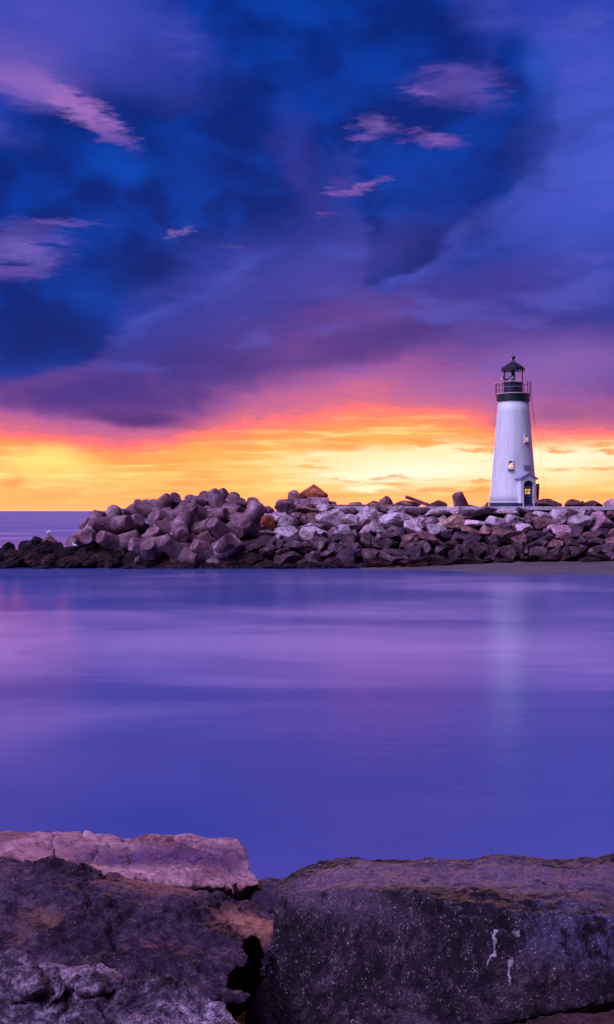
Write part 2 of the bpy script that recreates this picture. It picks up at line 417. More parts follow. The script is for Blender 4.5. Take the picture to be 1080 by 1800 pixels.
def sand_mat():
    m, t, b = material('wet_sand')
    geo = t.new('ShaderNodeNewGeometry').outputs['Position']
    n = t.noise(t.map(geo, scale=(.3, 1.2, 1)), 1.0, 5, .6).outputs[0]
    t.l.new(t.ramp(n, [(.35, (.07, .044, .052, 1)), (.65, (.125, .085, .09, 1))]), b.inputs['Base Color'])
    b.inputs['Roughness'].default_value = .55
    bump(t, b, t.noise(geo, 5, 4).outputs[0], .2, .03)
    return m
M['sand'] = sand_mat()
bm = bmesh.new()
nx = 60; rows = []
for i in range(nx + 1):
    px = 560 + (1500 - 560) * i / nx
    t_ = min(1, max(0, (px - 590) / 330))
    yw = 996 + 14 * t_ ** .8 + 1.5 * math.sin(px * .031) + 1.0 * math.sin(px * .11)      # waterline row in the photo
    dw = CZ * F / (yw - HZ)
    x = (px - 540) / F * 77
    back = .05 + .45 * t_
    rows.append([bm.verts.new((x, dw - 3.0, -.15)), bm.verts.new((x, dw, .004)), bm.verts.new((x, (dw + 81) / 2, .004 + back * .45)), bm.verts.new((x, 81, back)), bm.verts.new((x, 86, back + .1))])
for i in range(nx):
    for k in range(4):
        bm.faces.new((rows[i][k], rows[i + 1][k], rows[i + 1][k + 1], rows[i][k + 1]))
tag(mesh_obj('sand', bm, M['sand'], smooth=True), kind='structure')

# ------------------------------------------------------------------ breakwater body and walkway
def interp(x, pts):
    return float(np.interp(x, [p[0] for p in pts], [p[1] for p in pts]))
PZ = 4.98
crest = [(-60, 1010), (0, 985), (60, 975), (100, 968), (150, 946), (200, 930), (260, 915), (320, 905), (400, 900), (450, 905), (560, 899), (700, 897.5), (1500, 897.5)]
def slope_depth(px, py):
    toe_y = interp(px, [(0, 1000), (560, 1004), (640, 998), (720, 990), (1080, 985)])
    toe_d = interp(px, [(0, 77), (560, 76.6), (720, 78), (1080, 79.5)])
    t = (py - 890) / (toe_y - 890)
    return 84.2 + (toe_d - 84.2) * max(0, min(1.05, t))
rnd = random.Random(4)
bm = bmesh.new(); prof = []
for i in range(160):
    px = -60 + i * 10.5
    row = []
    ct = interp(px, crest)
    for f in (1.0, .8, .6, .4, .2, 0.0):
        py = ct + (1010 - ct) * f
        q = P(px, py, slope_depth(px, py) + 1.7 + rnd.uniform(-.2, .2)); q.z -= .25 * (f < .2) * (px < 590)
        if f == 1.0: q.z = -1.2
        if f == 0.0 and px > 590: q.z = PZ - .18; q.y = 84.4
        row.append(q)
    zc = row[-1].z
    x = row[-1].x
    row += [Vector((x, 93, zc)), Vector((x, 99, zc * .4 - .3)), Vector((x, 104, -1.5))]
    prof.append([bm.verts.new(q) for q in row])
for i in range(len(prof) - 1):
    for k in range(8):
        bm.faces.new((prof[i][k], prof[i + 1][k], prof[i + 1][k + 1], prof[i][k + 1]))
bm.faces.new(list(reversed(prof[0]))); bm.faces.new(prof[-1])
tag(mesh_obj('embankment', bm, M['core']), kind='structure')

def path_mat():
    m, t, b = material('path_concrete')
    geo = t.new('ShaderNodeNewGeometry').outputs['Position']
    n = t.noise(geo, 1.5, 6, .65).outputs[0]
    br = t.noise(t.map(geo, scale=(.25, 1, 1)), 1.0, 3).outputs[0]
    t.l.new(t.ramp(t.m('ADD', t.m('MULTIPLY', n, .6), t.m('MULTIPLY', br, .4)), [(.38, (.30, .21, .25, 1)), (.6, (.55, .44, .50, 1))]), b.inputs['Base Color'])
    b.inputs['Roughness'].default_value = .8
    bump(t, b, n, .4, .03)
    return m
M['path'] = path_mat()
bm = bmesh.new()
def add_box(bm, c, s, mat=None, bev=0.0):
    r = bmesh.ops.create_cube(bm, size=1.0)
    for v in r['verts']:
        v.co = Vector((v.co.x * s[0], v.co.y * s[1], v.co.z * s[2]))
    if bev:
        es = list({e for v in r['verts'] for e in v.link_edges})
        rr = bmesh.ops.bevel(bm, geom=es, offset=bev, segments=1, affect='EDGES')
        vs = list({v for f in rr['faces'] for v in f.verts} | {v for v in r['verts'] if v.is_valid})
    else: vs = r['verts']
    for v in vs:
        v.co = (mat @ v.co if mat else v.co) + Vector(c)
    return vs
xa, xb = (585 - 540) / F * 84, 48.0
k = 0; x = xa
while x < xb:                                   # slabs cast end to end with narrow joints
    w = min(4.2, xb - x)
    add_box(bm, (x + w / 2, 88.6, PZ - .16), (w - .03, 9.4, .32), bev=.02)
    x += w
tag(mesh_obj('path', bm, M['path']), kind='structure')

# ------------------------------------------------------------------ armour stones
def stone_mesh(seed, sub=4, planes=11, rough=.04):
    r = random.Random(seed)
    bm = bmesh.new(); bmesh.ops.create_icosphere(bm, subdivisions=sub, radius=1)
    pl = []
    for _ in range(planes):
        n = Vector((r.gauss(0, 1), r.gauss(0, 1), r.gauss(0, 1))).normalized()
        pl.append((n, r.uniform(.50, .95)))
    o = Vector((seed * 7.3, seed * 3.1, 0))
    for v in bm.verts:
        d = v.co.normalized(); rad = 1.15
        for n, h in pl:
            q = n.dot(d)
            if q > .05: rad = min(rad, h / q)
        f = 1 + .06 * mn.fractal(d * 1.6 + o, 1, 2, 4) + rough * mn.fractal(d * 5 + o, .8, 2, 4)
        v.co = d * rad * f
    lo = Vector([min(v.co[i] for v in bm.verts) for i in range(3)]); hi = Vector([max(v.co[i] for v in bm.verts) for i in range(3)])
    for v in bm.verts:
        v.co = Vector([(v.co[i] - (lo[i] + hi[i]) / 2) / (hi[i] - lo[i]) for i in range(3)])
    me = bpy.data.meshes.new('armour_stone'); bm.normal_update(); bm.to_mesh(me); bm.free()
    me.materials.append(M['m'])
    return me
SM = [stone_mesh(i + 1) for i in range(18)]
RM = [stone_mesh(i + 60, planes=5, rough=.12) for i in range(6)]     # rounded, for the weedy ones

# (crop origin x, [(cx, cy, w, h, tone)]) measured in pieces of the photo enlarged 5.4 times
LISTS = [
 (0, [(70,700,130,130,'k'),(150,770,200,130,'w'),(10,770,70,90,'k'),(250,680,130,130,'k'),(340,610,90,80,'k'),(320,690,190,150,'k'),(340,780,170,110,'w'),
      (440,700,130,140,'k'),(500,800,190,120,'w'),(560,690,140,130,'k'),(690,730,180,140,'k'),(430,865,170,50,'k'),(700,820,200,110,'w'),
      (780,640,150,70,'k'),(870,800,190,140,'w'),(960,700,150,120,'k'),(1010,790,170,140,'w'),(1050,700,110,100,'k'),(60,830,160,50,'k'),(600,800,130,100,'k'),(800,740,150,120,'k')]),
 (180, [(150,770,160,130,'k'),(70,830,150,100,'w'),(300,800,180,130,'w'),(430,740,180,110,'k'),(460,820,180,120,'k'),(600,760,170,110,'k'),
      (600,830,170,110,'w'),(760,790,160,120,'k'),(740,850,160,70,'w'),(860,790,150,120,'w'),(960,760,140,100,'k'),(960,845,190,90,'w'),(380,865,180,60,'w'),(880,865,160,60,'k'),(240,860,170,70,'k'),
      (540,870,150,60,'k')]),
 (360, [(490,320,150,130,'o'),(590,440,140,130,'o'),(610,300,90,60,'m'),(690,370,170,70,'p'),(780,300,200,90,'m'),(760,250,120,60,'b'),(780,430,190,150,'p'),
      (560,530,230,90,'p'),(470,490,130,70,'p'),(770,530,190,100,'p'),(440,440,90,110,'m'),(690,570,80,50,'p'),(840,580,180,60,'d'),(980,300,200,90,'b'),
      (960,400,100,90,'b'),(1040,410,90,90,'b'),(1000,470,190,60,'p'),(980,540,170,110,'p'),(870,360,90,50,'b'),(540,600,230,80,'m'),(400,680,300,130,'m'),
      (590,690,110,110,'m'),(700,640,110,90,'d'),(880,650,240,90,'m'),(1010,660,150,110,'m'),(760,710,130,70,'m'),(800,780,200,110,'m'),(1000,780,180,110,'m'),
      (930,840,200,80,'w'),(260,800,300,110,'w'),(600,830,300,90,'w'),(450,780,200,110,'w'),(1010,860,160,80,'w'),(560,875,250,50,'w'),(250,875,260,50,'k'),
      (90,850,200,90,'w'),(760,860,200,70,'k'),(120,770,190,110,'k'),(400,865,190,60,'k'),(360,400,90,80,'m')]),
 (540, [(130,290,130,60,'p'),(30,300,110,80,'b'),(60,395,110,100,'b'),(340,320,190,80,'p'),(230,310,70,60,'m'),(220,410,250,170,'p'),(540,320,100,80,'p'),
      (620,385,220,130,'p'),(690,290,220,70,'b'),(860,330,150,90,'p'),(1010,320,160,80,'m'),(430,410,220,100,'p'),(560,440,80,80,'m'),(390,470,200,50,'p'),
      (100,510,270,120,'p'),(340,520,150,120,'p'),(250,520,90,90,'m'),(560,500,120,80,'q'),(660,480,150,80,'p'),(850,420,280,120,'p'),(850,490,170,70,'m'),
      (1010,480,160,120,'p'),(760,560,190,70,'d'),(870,530,100,90,'d'),(460,560,90,100,'m'),(590,600,160,130,'m'),(660,640,90,90,'m'),(380,620,130,150,'m'),
      (190,620,110,100,'m'),(80,650,160,130,'m'),(480,670,90,90,'m'),(790,640,190,100,'m'),(1000,590,150,90,'b'),(910,640,70,80,'b'),(1000,660,140,80,'m'),
      (280,680,130,100,'m'),(190,720,150,100,'d'),(590,740,160,110,'m'),(760,750,130,80,'m'),(900,770,180,60,'m'),(860,710,200,50,'d'),(60,790,160,120,'m'),
      (370,790,130,160,'d'),(250,820,170,90,'w'),(680,800,220,70,'w'),(450,740,120,90,'d'),(60,865,180,80,'w'),(430,855,170,50,'w'),(1020,720,130,110,'d'),
      (340,690,90,80,'d'),(960,800,160,50,'w'),(150,850,150,70,'k'),(560,830,150,50,'k'),(300,580,110,80,'d'),(700,560,90,70,'m'),(1040,400,100,70,'m'),(450,300,110,60,'b'),(500,872,60,24,'w'),(600,864,46,18,'w'),(800,850,60,20,'w'),(900,842,50,16,'w'),(690,850,36,14,'w')]),
 (720, [(90,310,160,50,'m'),(250,325,220,60,'p'),(430,310,160,50,'p'),(690,320,240,70,'m'),(560,345,170,60,'m'),(880,320,200,50,'p'),(120,390,90,60,'m'),
      (70,460,130,110,'p'),(180,440,130,100,'m'),(390,440,240,130,'t'),(290,400,130,60,'p'),(250,500,140,80,'p'),(620,430,230,70,'p'),
      (800,430,170,110,'p'),(990,400,200,130,'p'),(1060,480,110,60,'p'),(590,510,150,70,'b'),(720,510,120,90,'b'),(600,580,180,110,'d'),(480,570,120,80,'d'),
      (360,530,90,60,'d'),(180,580,250,100,'b'),(30,600,110,90,'b'),(880,520,190,90,'b'),(950,570,220,80,'b'),(1040,590,120,100,'b'),(800,600,120,90,'d'),
      (150,690,170,130,'m'),(310,700,130,90,'m'),(400,630,140,80,'m'),(480,690,130,100,'m'),(430,740,90,80,'m'),(660,690,150,110,'m'),(770,700,120,90,'m'),
      (800,630,70,50,'m'),(930,710,160,130,'m'),(1050,680,100,140,'m'),(560,640,90,70,'d'),(600,770,170,70,'w'),(790,770,130,60,'d'),(260,780,180,70,'w'),
      (500,795,180,50,'w'),(110,825,120,40,'w'),(690,795,140,40,'w'),(340,795,120,40,'w'),(130,780,140,60,'w'),(900,785,160,40,'w'),(480,370,150,50,'m'),(900,470,110,60,'d'),(20,832,90,28,'w'),(150,815,70,20,'w'),(560,812,50,14,'w'),(330,815,40,14,'w'),(820,806,44,14,'w')]),
 (880, [(240,320,150,60,'m'),(390,370,180,90,'p'),(555,390,140,130,'p'),(660,350,130,90,'b'),(750,330,120,80,'p'),(850,340,100,80,'b'),(930,340,110,60,'m'),
      (1050,350,90,60,'b'),(290,390,110,90,'m'),(410,445,210,110,'b'),(230,490,120,70,'p'),(740,420,190,120,'p'),(960,430,270,160,'q'),(540,505,170,90,'q'),
      (620,480,110,40,'p'),(450,520,80,70,'m'),(890,400,80,70,'m'),(690,510,140,70,'d'),(720,550,120,70,'d'),(1040,530,110,90,'b'),(860,560,150,80,'b'),
      (600,570,140,80,'b'),(900,610,150,60,'m'),(450,580,120,80,'d'),(330,560,170,90,'d'),(240,590,110,80,'d'),(1040,610,120,70,'b'),(680,630,140,90,'m'),
      (520,640,160,80,'b'),(300,640,110,70,'m'),(210,690,120,110,'m'),(340,710,150,90,'m'),(480,720,210,90,'m'),(600,700,110,80,'m'),(710,700,130,80,'m'),
      (780,665,80,50,'m'),(890,690,150,80,'m'),(1010,680,130,90,'m'),(450,765,150,40,'w'),(640,760,150,40,'w'),(830,770,200,40,'w'),(970,755,120,50,'w'),
      (260,770,120,40,'w'),(1060,750,100,60,'d'),(400,620,90,60,'d'),(790,610,110,70,'d'),(960,530,110,70,'d')]),
]
stones = []
for ox, L in LISTS:
    for cx, cy, w, h, tone in L:
        px, py = ox + cx / 5.4, 840 + cy / 5.4
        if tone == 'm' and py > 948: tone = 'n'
        stones.append([px, py, w / 5.4, h / 5.4, tone])
TONE = {'p': 'pale violet', 'q': 'pale pink', 'm': 'grey purple', 't': 'tan', 'b': 'brown', 'o': 'rust orange', 'd': 'dark purple', 'n': 'dusky purple', 'w': 'dark weedy', 'k': 'black weed-covered'}
SECT = [(-50, 110, 'at the breakwater tip'), (110, 250, 'below the lowest tetrapods'), (250, 430, 'below the high tetrapod heap'),
        (430, 520, 'beside the tetrapod heap'), (520, 600, 'below the peaked rock'), (600, 700, 'below the rounded crest rock'), (700, 790, 'below the leaning beam'),
        (790, 862, 'just before the lighthouse'), (862, 946, 'below the lighthouse'), (946, 1010, 'just past the lighthouse'), (1010, 1100, 'at frame edge past lighthouse')]
COURSE = ['top', 'second', 'third', 'fourth', 'lowest']
ORD = ['first', 'second', 'third', 'fourth', 'fifth', 'sixth', 'seventh', 'eighth', 'ninth', 'tenth', 'eleventh', 'twelfth', 'thirteenth', 'fourteenth']
cells = {}
for s in stones:
    si = next(i for i, q in enumerate(SECT) if q[0] <= s[0] < q[1])
    top = interp(s[0], [(0, 945), (110, 950), (200, 960), (430, 890), (1080, 890)])
    bot = interp(s[0], [(0, 1004), (600, 1006), (1080, 988)])
    ci = max(0, min(4, int((s[1] - top) / (bot - top) * 5)))
    cells.setdefault((si, ci), []).append(s)
ri = random.Random(11)
for (si, ci), lst in sorted(cells.items()):
    lst.sort(key=lambda s: s[0])
    for k, (px, py, w, h, tone) in enumerate(lst):
        size = 'large' if w > 33 else ('small' if w < 19 else 'mid-sized')
        place = 'only stone of its tone' if False else (ORD[k] + ' in' if len(lst) > 1 else 'alone in')
        lab = f"{size} {TONE[tone]} stone, {place} {COURSE[ci]} course {SECT[si][2]}"
        d = slope_depth(px, py)
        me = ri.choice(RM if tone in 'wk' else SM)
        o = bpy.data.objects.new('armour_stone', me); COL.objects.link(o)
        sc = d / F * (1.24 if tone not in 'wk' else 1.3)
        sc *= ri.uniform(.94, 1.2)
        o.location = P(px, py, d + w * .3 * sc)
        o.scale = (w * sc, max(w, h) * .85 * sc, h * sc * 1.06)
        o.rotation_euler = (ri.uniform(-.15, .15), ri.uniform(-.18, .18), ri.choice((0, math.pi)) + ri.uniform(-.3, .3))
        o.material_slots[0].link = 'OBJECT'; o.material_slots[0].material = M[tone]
        tag(o, lab, 'boulder', 'armour stones of the breakwater')

# rocks on the skyline, behind the walkway
def skyline_rock(name, pxs, ytop, yb, d, tone, label, seed, peak=None, name2='crest_rock'):
    """a rock cut to a tapering outline: peak = where along its width it is highest"""
    bm = bmesh.new(); bmesh.ops.create_icosphere(bm, subdivisions=4, radius=1)
    x0, x1 = pxs; w = (x1 - x0) / F * d; h = (yb - ytop) / F * d * 1.25
    pk = (peak if peak is not None else .5) * 2 - 1
    r = random.Random(seed); o = Vector((seed, 0, 0))
    pl = [(Vector((r.gauss(0, 1), r.gauss(0, 1), r.gauss(0, .6))).normalized(), r.uniform(.7, .95)) for _ in range(9)]
    for v in bm.verts:
        dd = v.co.normalized(); rad = 1.1
        for n, q in pl:
            c = n.dot(dd)
            if c > .05: rad = min(rad, q / c)
        c = dd * rad * (1 + .07 * mn.fractal(dd * 3 + o, 1, 2, 4))
        if c.z > 0:
            k_ = min(1, c.z) * (.75 if name == 'peak' else .35)
            c.x = c.x * (1 - k_) + pk * k_ * .8; c.y *= (1 - k_ * .6)
        v.co = c
    lo = Vector([min(v.co[i] for v in bm.verts) for i in range(3)]); hi = Vector([max(v.co[i] for v in bm.verts) for i in range(3)])
    for v in bm.verts:
        v.co = Vector(((v.co.x - (lo.x + hi.x) / 2) / (hi.x - lo.x) * w, (v.co.y - (lo.y + hi.y) / 2) / (hi.y - lo.y) * max(w * .8, h), (v.co.z - lo.z) / (hi.z - lo.z) * h))
    ob = mesh_obj(name2, bm, M[tone])
    t = P((x0 + x1) / 2, ytop, d); ob.location = (t.x, d, t.z - h)
    return tag(ob, label, 'rock', 'rocks on the crest of the breakwater')
skyline_rock('peak', (524, 577), 851, 880, 89, 'o', 'tall peaked rust-brown rock standing on the crest', 3, .52)
skyline_rock('flat', (612, 640), 882, 890, 90, 'b', 'thin flat reddish rock lying on the crest between peaked and rounded rocks', 5)
skyline_rock('flat', (643, 670), 880, 891, 92, 'b', 'low brown crest rock against the left side of the rounded boulder', 6)
skyline_rock('r', (664, 692), 871, 892, 91.5, 'b', 'rounded upright brown boulder on the crest', 7, .4)
skyline_rock('r', (692, 742), 879, 892, 93.5, 'b', 'low wide triangular rock under the leaning beam', 8, .4)
skyline_rock('r', (748, 787), 879, 892, 94, 'b', 'wedge-shaped rock between the leaning beam and the tilted tetrapod', 9, .75)
skyline_rock('r', (852, 866), 882, 892, 95, 'b', 'small rock touching the left foot of the lighthouse', 10, .3)
skyline_rock('r', (941, 988), 876, 892, 95, 'b', 'wide brown rock just right of the lighthouse base', 12, .55)
skyline_rock('r', (992, 1026), 877, 892, 95, 'b', 'rounded brown rock, second beyond the lighthouse', 13, .35)
skyline_rock('r', (1018, 1032), 880, 892, 96, 'b', 'small rock wedged between two larger crest rocks past the lighthouse', 14, .4)
skyline_rock('r', (1026, 1062), 879, 892, 95, 'b', 'long sloping brown crest rock past the lighthouse', 15, .2)
skyline_rock('r', (1061, 1100), 876, 892, 95, 'q', 'pale pink rock on the crest at the frame edge', 16, .45)
skyline_rock('peak', (73, 102), 938, 958, 80, 'b', 'small pointed brown rock among black rocks at the breakwater tip', 17, .4, 'tip_rock')
# flat slabs of broken cap beside the peaked rock
def slab(pxs, ys, d, thick, mat, label, rot=0.0, name='concrete_slab'):
    bm = bmesh.new(); a = P(pxs[0], ys[1], d); b_ = P(pxs[1], ys[0], d)
    add_box(bm, (0, 0, 0), (b_.x - a.x, thick, b_.z - a.z), bev=.06)
    bmesh.ops.subdivide_edges(bm, edges=bm.edges[:], cuts=3, use_grid_fill=True)
    for v in bm.verts: v.co += Vector((1, .6, 1)) * .07 * mn.noise(v.co * 1.3 + a)
    o = mesh_obj(name, bm, mat); o.location = (a + b_) / 2; o.rotation_euler = (0, rot, 0)
    return tag(o, label, 'slab')
slab((541, 578), (875, 888), 86.5, 2.2, M['q'], 'pale concrete slab in front of the peaked rock', R(3))
slab((572, 592), (881, 888), 87.5, 2.0, M['b'], 'small brown broken slab beside the peaked rock', R(5))
slab((560, 700), (887, 892), 85.2, 1.6, M['b'], 'long thin reddish slab edge left of the walkway', R(.2))
bm = bmesh.new(); a, b_ = P(713, 873, 92.3), P(754, 888, 92.3); L_ = (b_ - a).length
add_box(bm, (0, 0, 0), (L_, .5, .34), bev=.04)
beam = mesh_obj('timber_beam', bm, M['b']); beam.location = (a + b_) / 2; beam.rotation_euler = (0, math.atan2(a.z - b_.z, b_.x - a.x), R(-6))
tag(beam, 'long square beam leaning down over the crest rocks', 'beam')

# ------------------------------------------------------------------ tetrapods
LEG = 1.95
def tetra_mesh():
    bm = bmesh.new()
    dirs = [Vector((0, 0, 1)), Vector((math.sqrt(8 / 9), 0, -1 / 3)), Vector((-math.sqrt(2 / 9), math.sqrt(2 / 3), -1 / 3)), Vector((-math.sqrt(2 / 9), -math.sqrt(2 / 3), -1 / 3))]
    for d in dirs:
        q = d.to_track_quat('Z', 'Y').to_matrix().to_4x4()
        seg = 44; rings = []
        prof = [(.80 + (.55 - .80) * k / 12, (LEG - .05) * k / 12) for k in range(13)] + [(.515, LEG), (.30, LEG)]
        for rr, zl in prof:
            rings.append([bm.verts.new(q @ Vector((rr * math.cos(2 * math.pi * k / seg), rr * math.sin(2 * math.pi * k / seg), zl))) for k in range(seg)])
        cen = bm.verts.new(q @ Vector((0, 0, LEG)))
        for a, b in zip(rings, rings[1:]):
            for k in range(seg): bm.faces.new((a[k], a[(k + 1) % seg], b[(k + 1) % seg], b[k]))
        for k in range(seg): bm.faces.new((rings[-1][k], rings[-1][(k + 1) % seg], cen))
    bmesh.ops.create_icosphere(bm, subdivisions=4, radius=.84)
    for v in bm.verts:
        v.co += v.co.normalized() * .035 * mn.fractal(v.co * 2.2, 1, 2, 4)
    me = bpy.data.meshes.new('tetrapod'); bm.normal_update(); bm.to_mesh(me); bm.free()
    me.polygons.foreach_set('use_smooth', [True] * len(me.polygons)); me.set_sharp_from_angle(angle=R(32))
    me.materials.append(M['c'])
    return me, dirs
TM, TD = tetra_mesh()
def world_dir(t):                              # (right, up, towards the viewer)
    return Vector((t[0], -t[2], t[1])).normalized()
TET = [
 (159, 922, 79, (-.8, .05, .6), (1, .1, .1), 'tetrapod whose leg points out to sea at the low end of the heap'),
 (151, 944, 78, (-.1, -.1, 1), (-.9, -.3, .1), 'lowest tetrapod with a round leg end facing the viewer above black rocks'),
 (147, 916, 81.5, (-.5, .7, .2), (0, -1, .3), 'tetrapod mostly hidden behind the seaward-pointing one'),
 (176, 943, 77.8, (-.6, .4, .7), (.8, .5, .2), 'tetrapod spreading two legs in a V just above the weed line'),
 (208, 904, 81.5, (-.2, .2, 1), (.4, -1, 0), 'tetrapod with a single round end against the water at the horizon'),
 (235, 887, 83.5, (-.85, .35, .3), (.8, -.1, -.2), 'tetrapod with square-cut end tilted up on the left skyline'),
 (310, 874, 84.5, (.6, .45, .6), (-.9, -.1, 0), 'tetrapod whose long leg rises to a rounded top on the skyline'),
 (269, 932, 79.2, (-.1, .8, .6), (.2, -.9, .5), 'tetrapod with one leg standing upright like a drum'),
 (230, 957, 77.2, (-.8, .2, .6), (.8, .3, .3), 'tetrapod with short stubby leg just above weed beside the drum-like one'),
 (259, 957, 76.8, (0, .6, .8), (-.8, -.3, .2), 'tetrapod with domed end sunk at the weed line'),
 (288, 950, 77.3, (-.6, .6, .5), (.7, -.1, .5), 'tetrapod making a low saddle above the weed line'),
 (341, 957, 77.2, (-.7, .5, .5), (.8, .3, 0), 'tetrapod with slanted end at the base of the heap centre'),
 (308, 931, 79.5, (-.5, .6, .6), (.7, -.5, .4), 'tetrapod with tilted disc in the middle of the heap'),
 (302, 916, 80.8, (.5, .5, .7), (-.7, -.4, .2), 'small-looking tetrapod leg between the drum-like one and the tall pale one'),
 (334, 891, 80.8, (-.1, .8, .6), (.8, -.3, .5), 'tall pale-topped tetrapod standing upright in the heap centre'),
 (374, 920, 79.6, (.4, .3, .8), (-.9, .2, .1), 'tetrapod with pale end in the hollow right of the tall one'),
 (274, 904, 82, (-.8, .2, .6), (.7, .5, .2), 'stained tetrapod with curved pale markings'),
 (334, 878, 84.5, (0, .5, .9), (0, -1, .1), 'tetrapod with dark round end on the skyline left of the summit'),
 (398, 866, 85.5, (.8, .5, .3), (-.8, -.1, .4), 'summit tetrapod with leg tilting up to the highest point'),
 (367, 872, 85, (-.2, .5, .9), (0, -1, .1), 'tetrapod with round end just below the summit one'),
 (377, 882, 83, (-.6, .4, .7), (.7, -.2, .5), 'tetrapod with pale oval end under the summit'),
 (424, 880, 84.5, (.4, .7, .5), (-.3, -.9, .2), 'tetrapod with fat leg leaning up on the landward skyline'),
 (398, 903, 81.3, (.9, .2, .4), (-.7, .4, .4), 'tetrapod with horizontal leg pointing toward the stones'),
 (422, 901, 82.5, (.8, -.1, .5), (-.5, .8, .2), 'tetrapod with short leg end next to the rust-coloured stone'),
 (373, 918, 78.6, (-.5, .6, .6), (.6, -.5, .5), 'large front tetrapod with sloping oval disc'),
 (418, 935, 79.2, (-.35, -.35, .8), (.5, .8, .1), 'lavender tetrapod with leg sloping down toward the viewer'),
 (404, 948, 77.4, (.6, .6, .5), (-.9, -.2, .3), 'tetrapod lying across the foot of the landward side'),
 (804, 868, 94.5, (-.35, .9, .3), (.85, .25, .3), 'lone tetrapod with one leg tilted up just left of lighthouse'),
 (490, 888, 88.5, (-.75, .1, .6), (.95, .1, .1), 'half-buried tetrapod left of the peaked rock'),
 (533, 886, 87, (-.1, .3, 1), (0, -1, 0), 'tetrapod with round end just in front of the peaked rock'),
 (190, 925, 80.5, (.3, .8, .5), (-.9, -.2, .2), 'tetrapod sunk between the seaward-pointing one and the V-shaped one'),
 (246, 912, 81.5, (.6, .3, .7), (-.5, .8, .1), 'tetrapod end facing right in the gap left of the stained one'),
 (322, 941, 78.6, (.3, -.2, .9), (.6, .7, .2), 'tetrapod with end facing the viewer under the tall pale one'),
 (352, 908, 81.8, (.3, .9, .3), (-.8, .1, .5), 'tetrapod leg standing right behind the tall pale one'),
 (356, 938, 78.9, (-.4, .9, .2), (.8, -.1, .5), 'tetrapod leg rising in the dark hollow right of the centre'),
 (432, 902, 83.2, (.7, .5, .4), (-.6, .7, .2), 'outermost tetrapod next to the stones on the landward side'),
 (290, 893, 83.5, (-.1, .9, .4), (.8, -.3, .4), 'tetrapod end under the long leg rising to the skyline'),
 (446, 879, 86, (.2, .8, .5), (-.9, 0, .2), 'tetrapod whose corner pokes up last on the landward skyline'),
 (125, 952, 79, (-.5, .3, .8), (.8, .3, .3), 'tetrapod half sunk in black rocks at the seaward foot'),
]
for px, py, d, a, b_, lab in TET:
    A = world_dir(a); B = world_dir(b_); B = (B - A * A.dot(B)).normalized()
    B = A * (-1 / 3) + B * math.sqrt(8 / 9)
    def basis(u, v):
        w = u.cross(v).normalized(); return Matrix((u, w, u.cross(w))).transposed()
    Rm = basis(A, B) @ basis(TD[0], TD[1]).transposed()
    o = bpy.data.objects.new('tetrapod', TM); COL.objects.link(o)
    c = P(px, py, d) - A * LEG
    o.matrix_world = Matrix.Translation(c) @ Rm.to_4x4()
    tag(o, lab, 'tetrapod', 'concrete tetrapods heaped on the breakwater end')

# ------------------------------------------------------------------ lighthouse
TX, TY = (902.5 - 540) / F * 88.9, 88.9
PXM = 88.9 / F
root = link(bpy.data.objects.new('lighthouse', None)); root.location = (TX, TY, PZ)
tag(root, 'white tapering lighthouse with green gallery and black roof on the breakwater', 'lighthouse')
def zz(y): return CZ + (HZ - y) * PXM - PZ
def lathe(prof, seg=64, cap=True):
    bm = bmesh.new(); rings = []
    for r, z in prof:
        if r < 1e-4: rings.append([bm.verts.new((0, 0, z))])
        else: rings.append([bm.verts.new((r * math.cos(2 * math.pi * i / seg), r * math.sin(2 * math.pi * i / seg), z)) for i in range(seg)])
    for a, b in zip(rings, rings[1:]):
        for i in range(seg):
            j = (i + 1) % seg
            if len(a) == 1 and len(b) == 1: continue
            if len(a) == 1: bm.faces.new((a[0], b[j], b[i]))
            elif len(b) == 1: bm.faces.new((a[i], a[j], b[0]))
            else: bm.faces.new((a[i], a[j], b[j], b[i]))
    if cap:
        if len(rings[0]) > 1: bm.faces.new(list(reversed(rings[0])))
        if len(rings[-1]) > 1: bm.faces.new(rings[-1])
    return bm
def paint_mat():
    m, t, b = material('white_painted_render')
    co = t.new('ShaderNodeTexCoord').outputs['Object']
    n = t.noise(t.map(co, scale=(2, 2, .35)), 1.5, 6, .62).outputs[0]
    f = t.noise(co, 5, 6, .7).outputs[0]
    c = t.ramp(n, [(.3, (.46, .44, .45, 1)), (.5, (.55, .54, .54, 1)), (.66, (.60, .59, .59, 1))])
    s = t.rng(t.noise(co, 1.7, 6, .75, 1.0).outputs[0], .60, .72)
    c = t.mixc(t.m('MULTIPLY', s, .35), c, (.40, .36, .38, 1))
    t.l.new(c, b.inputs['Base Color']); b.inputs['Roughness'].default_value = .55
    bump(t, b, f, .25, .03)
    return m
M['white'] = paint_mat()
M['navy'] = plain('navy_paint', (.010, .014, .045), .45)
M['blue_trim'] = plain('blue_grey_paint', (.07, .085, .17), .55)
M['green'] = plain('dark_green_paint', (.002, .014, .013), .4)
M['black'] = plain('black_paint', (.012, .010, .014), .45)
M['rail'] = plain('rail_paint', (.16, .10, .11), .4, .3)
M['rail_top'] = plain('sunlit_rail_tint', (.50, .30, .30), .4)  # pinkish sunlight on the rails and deck edge, put into the colour
M['hood'] = plain('hood_paint', (.22, .22, .36), .5)
def rpx(y): return float(np.interp(y, [640, 706, 750, 870, 890], [22.5, 26.5, 30.2, 40.2, 41.2])) * PXM
mesh_obj('tower', lathe([(rpx(y), zz(y)) for y in (884, 870, 840, 810, 780, 750, 725, 707)], 96), M['white'], root, True)
mesh_obj('plinth', lathe([(rpx(890) + .05, 0.002), (rpx(884) + .05, zz(884.2)), (rpx(884) + .05, zz(884)), (rpx(884) - .05, zz(883.5))], 96), M['navy'], root)
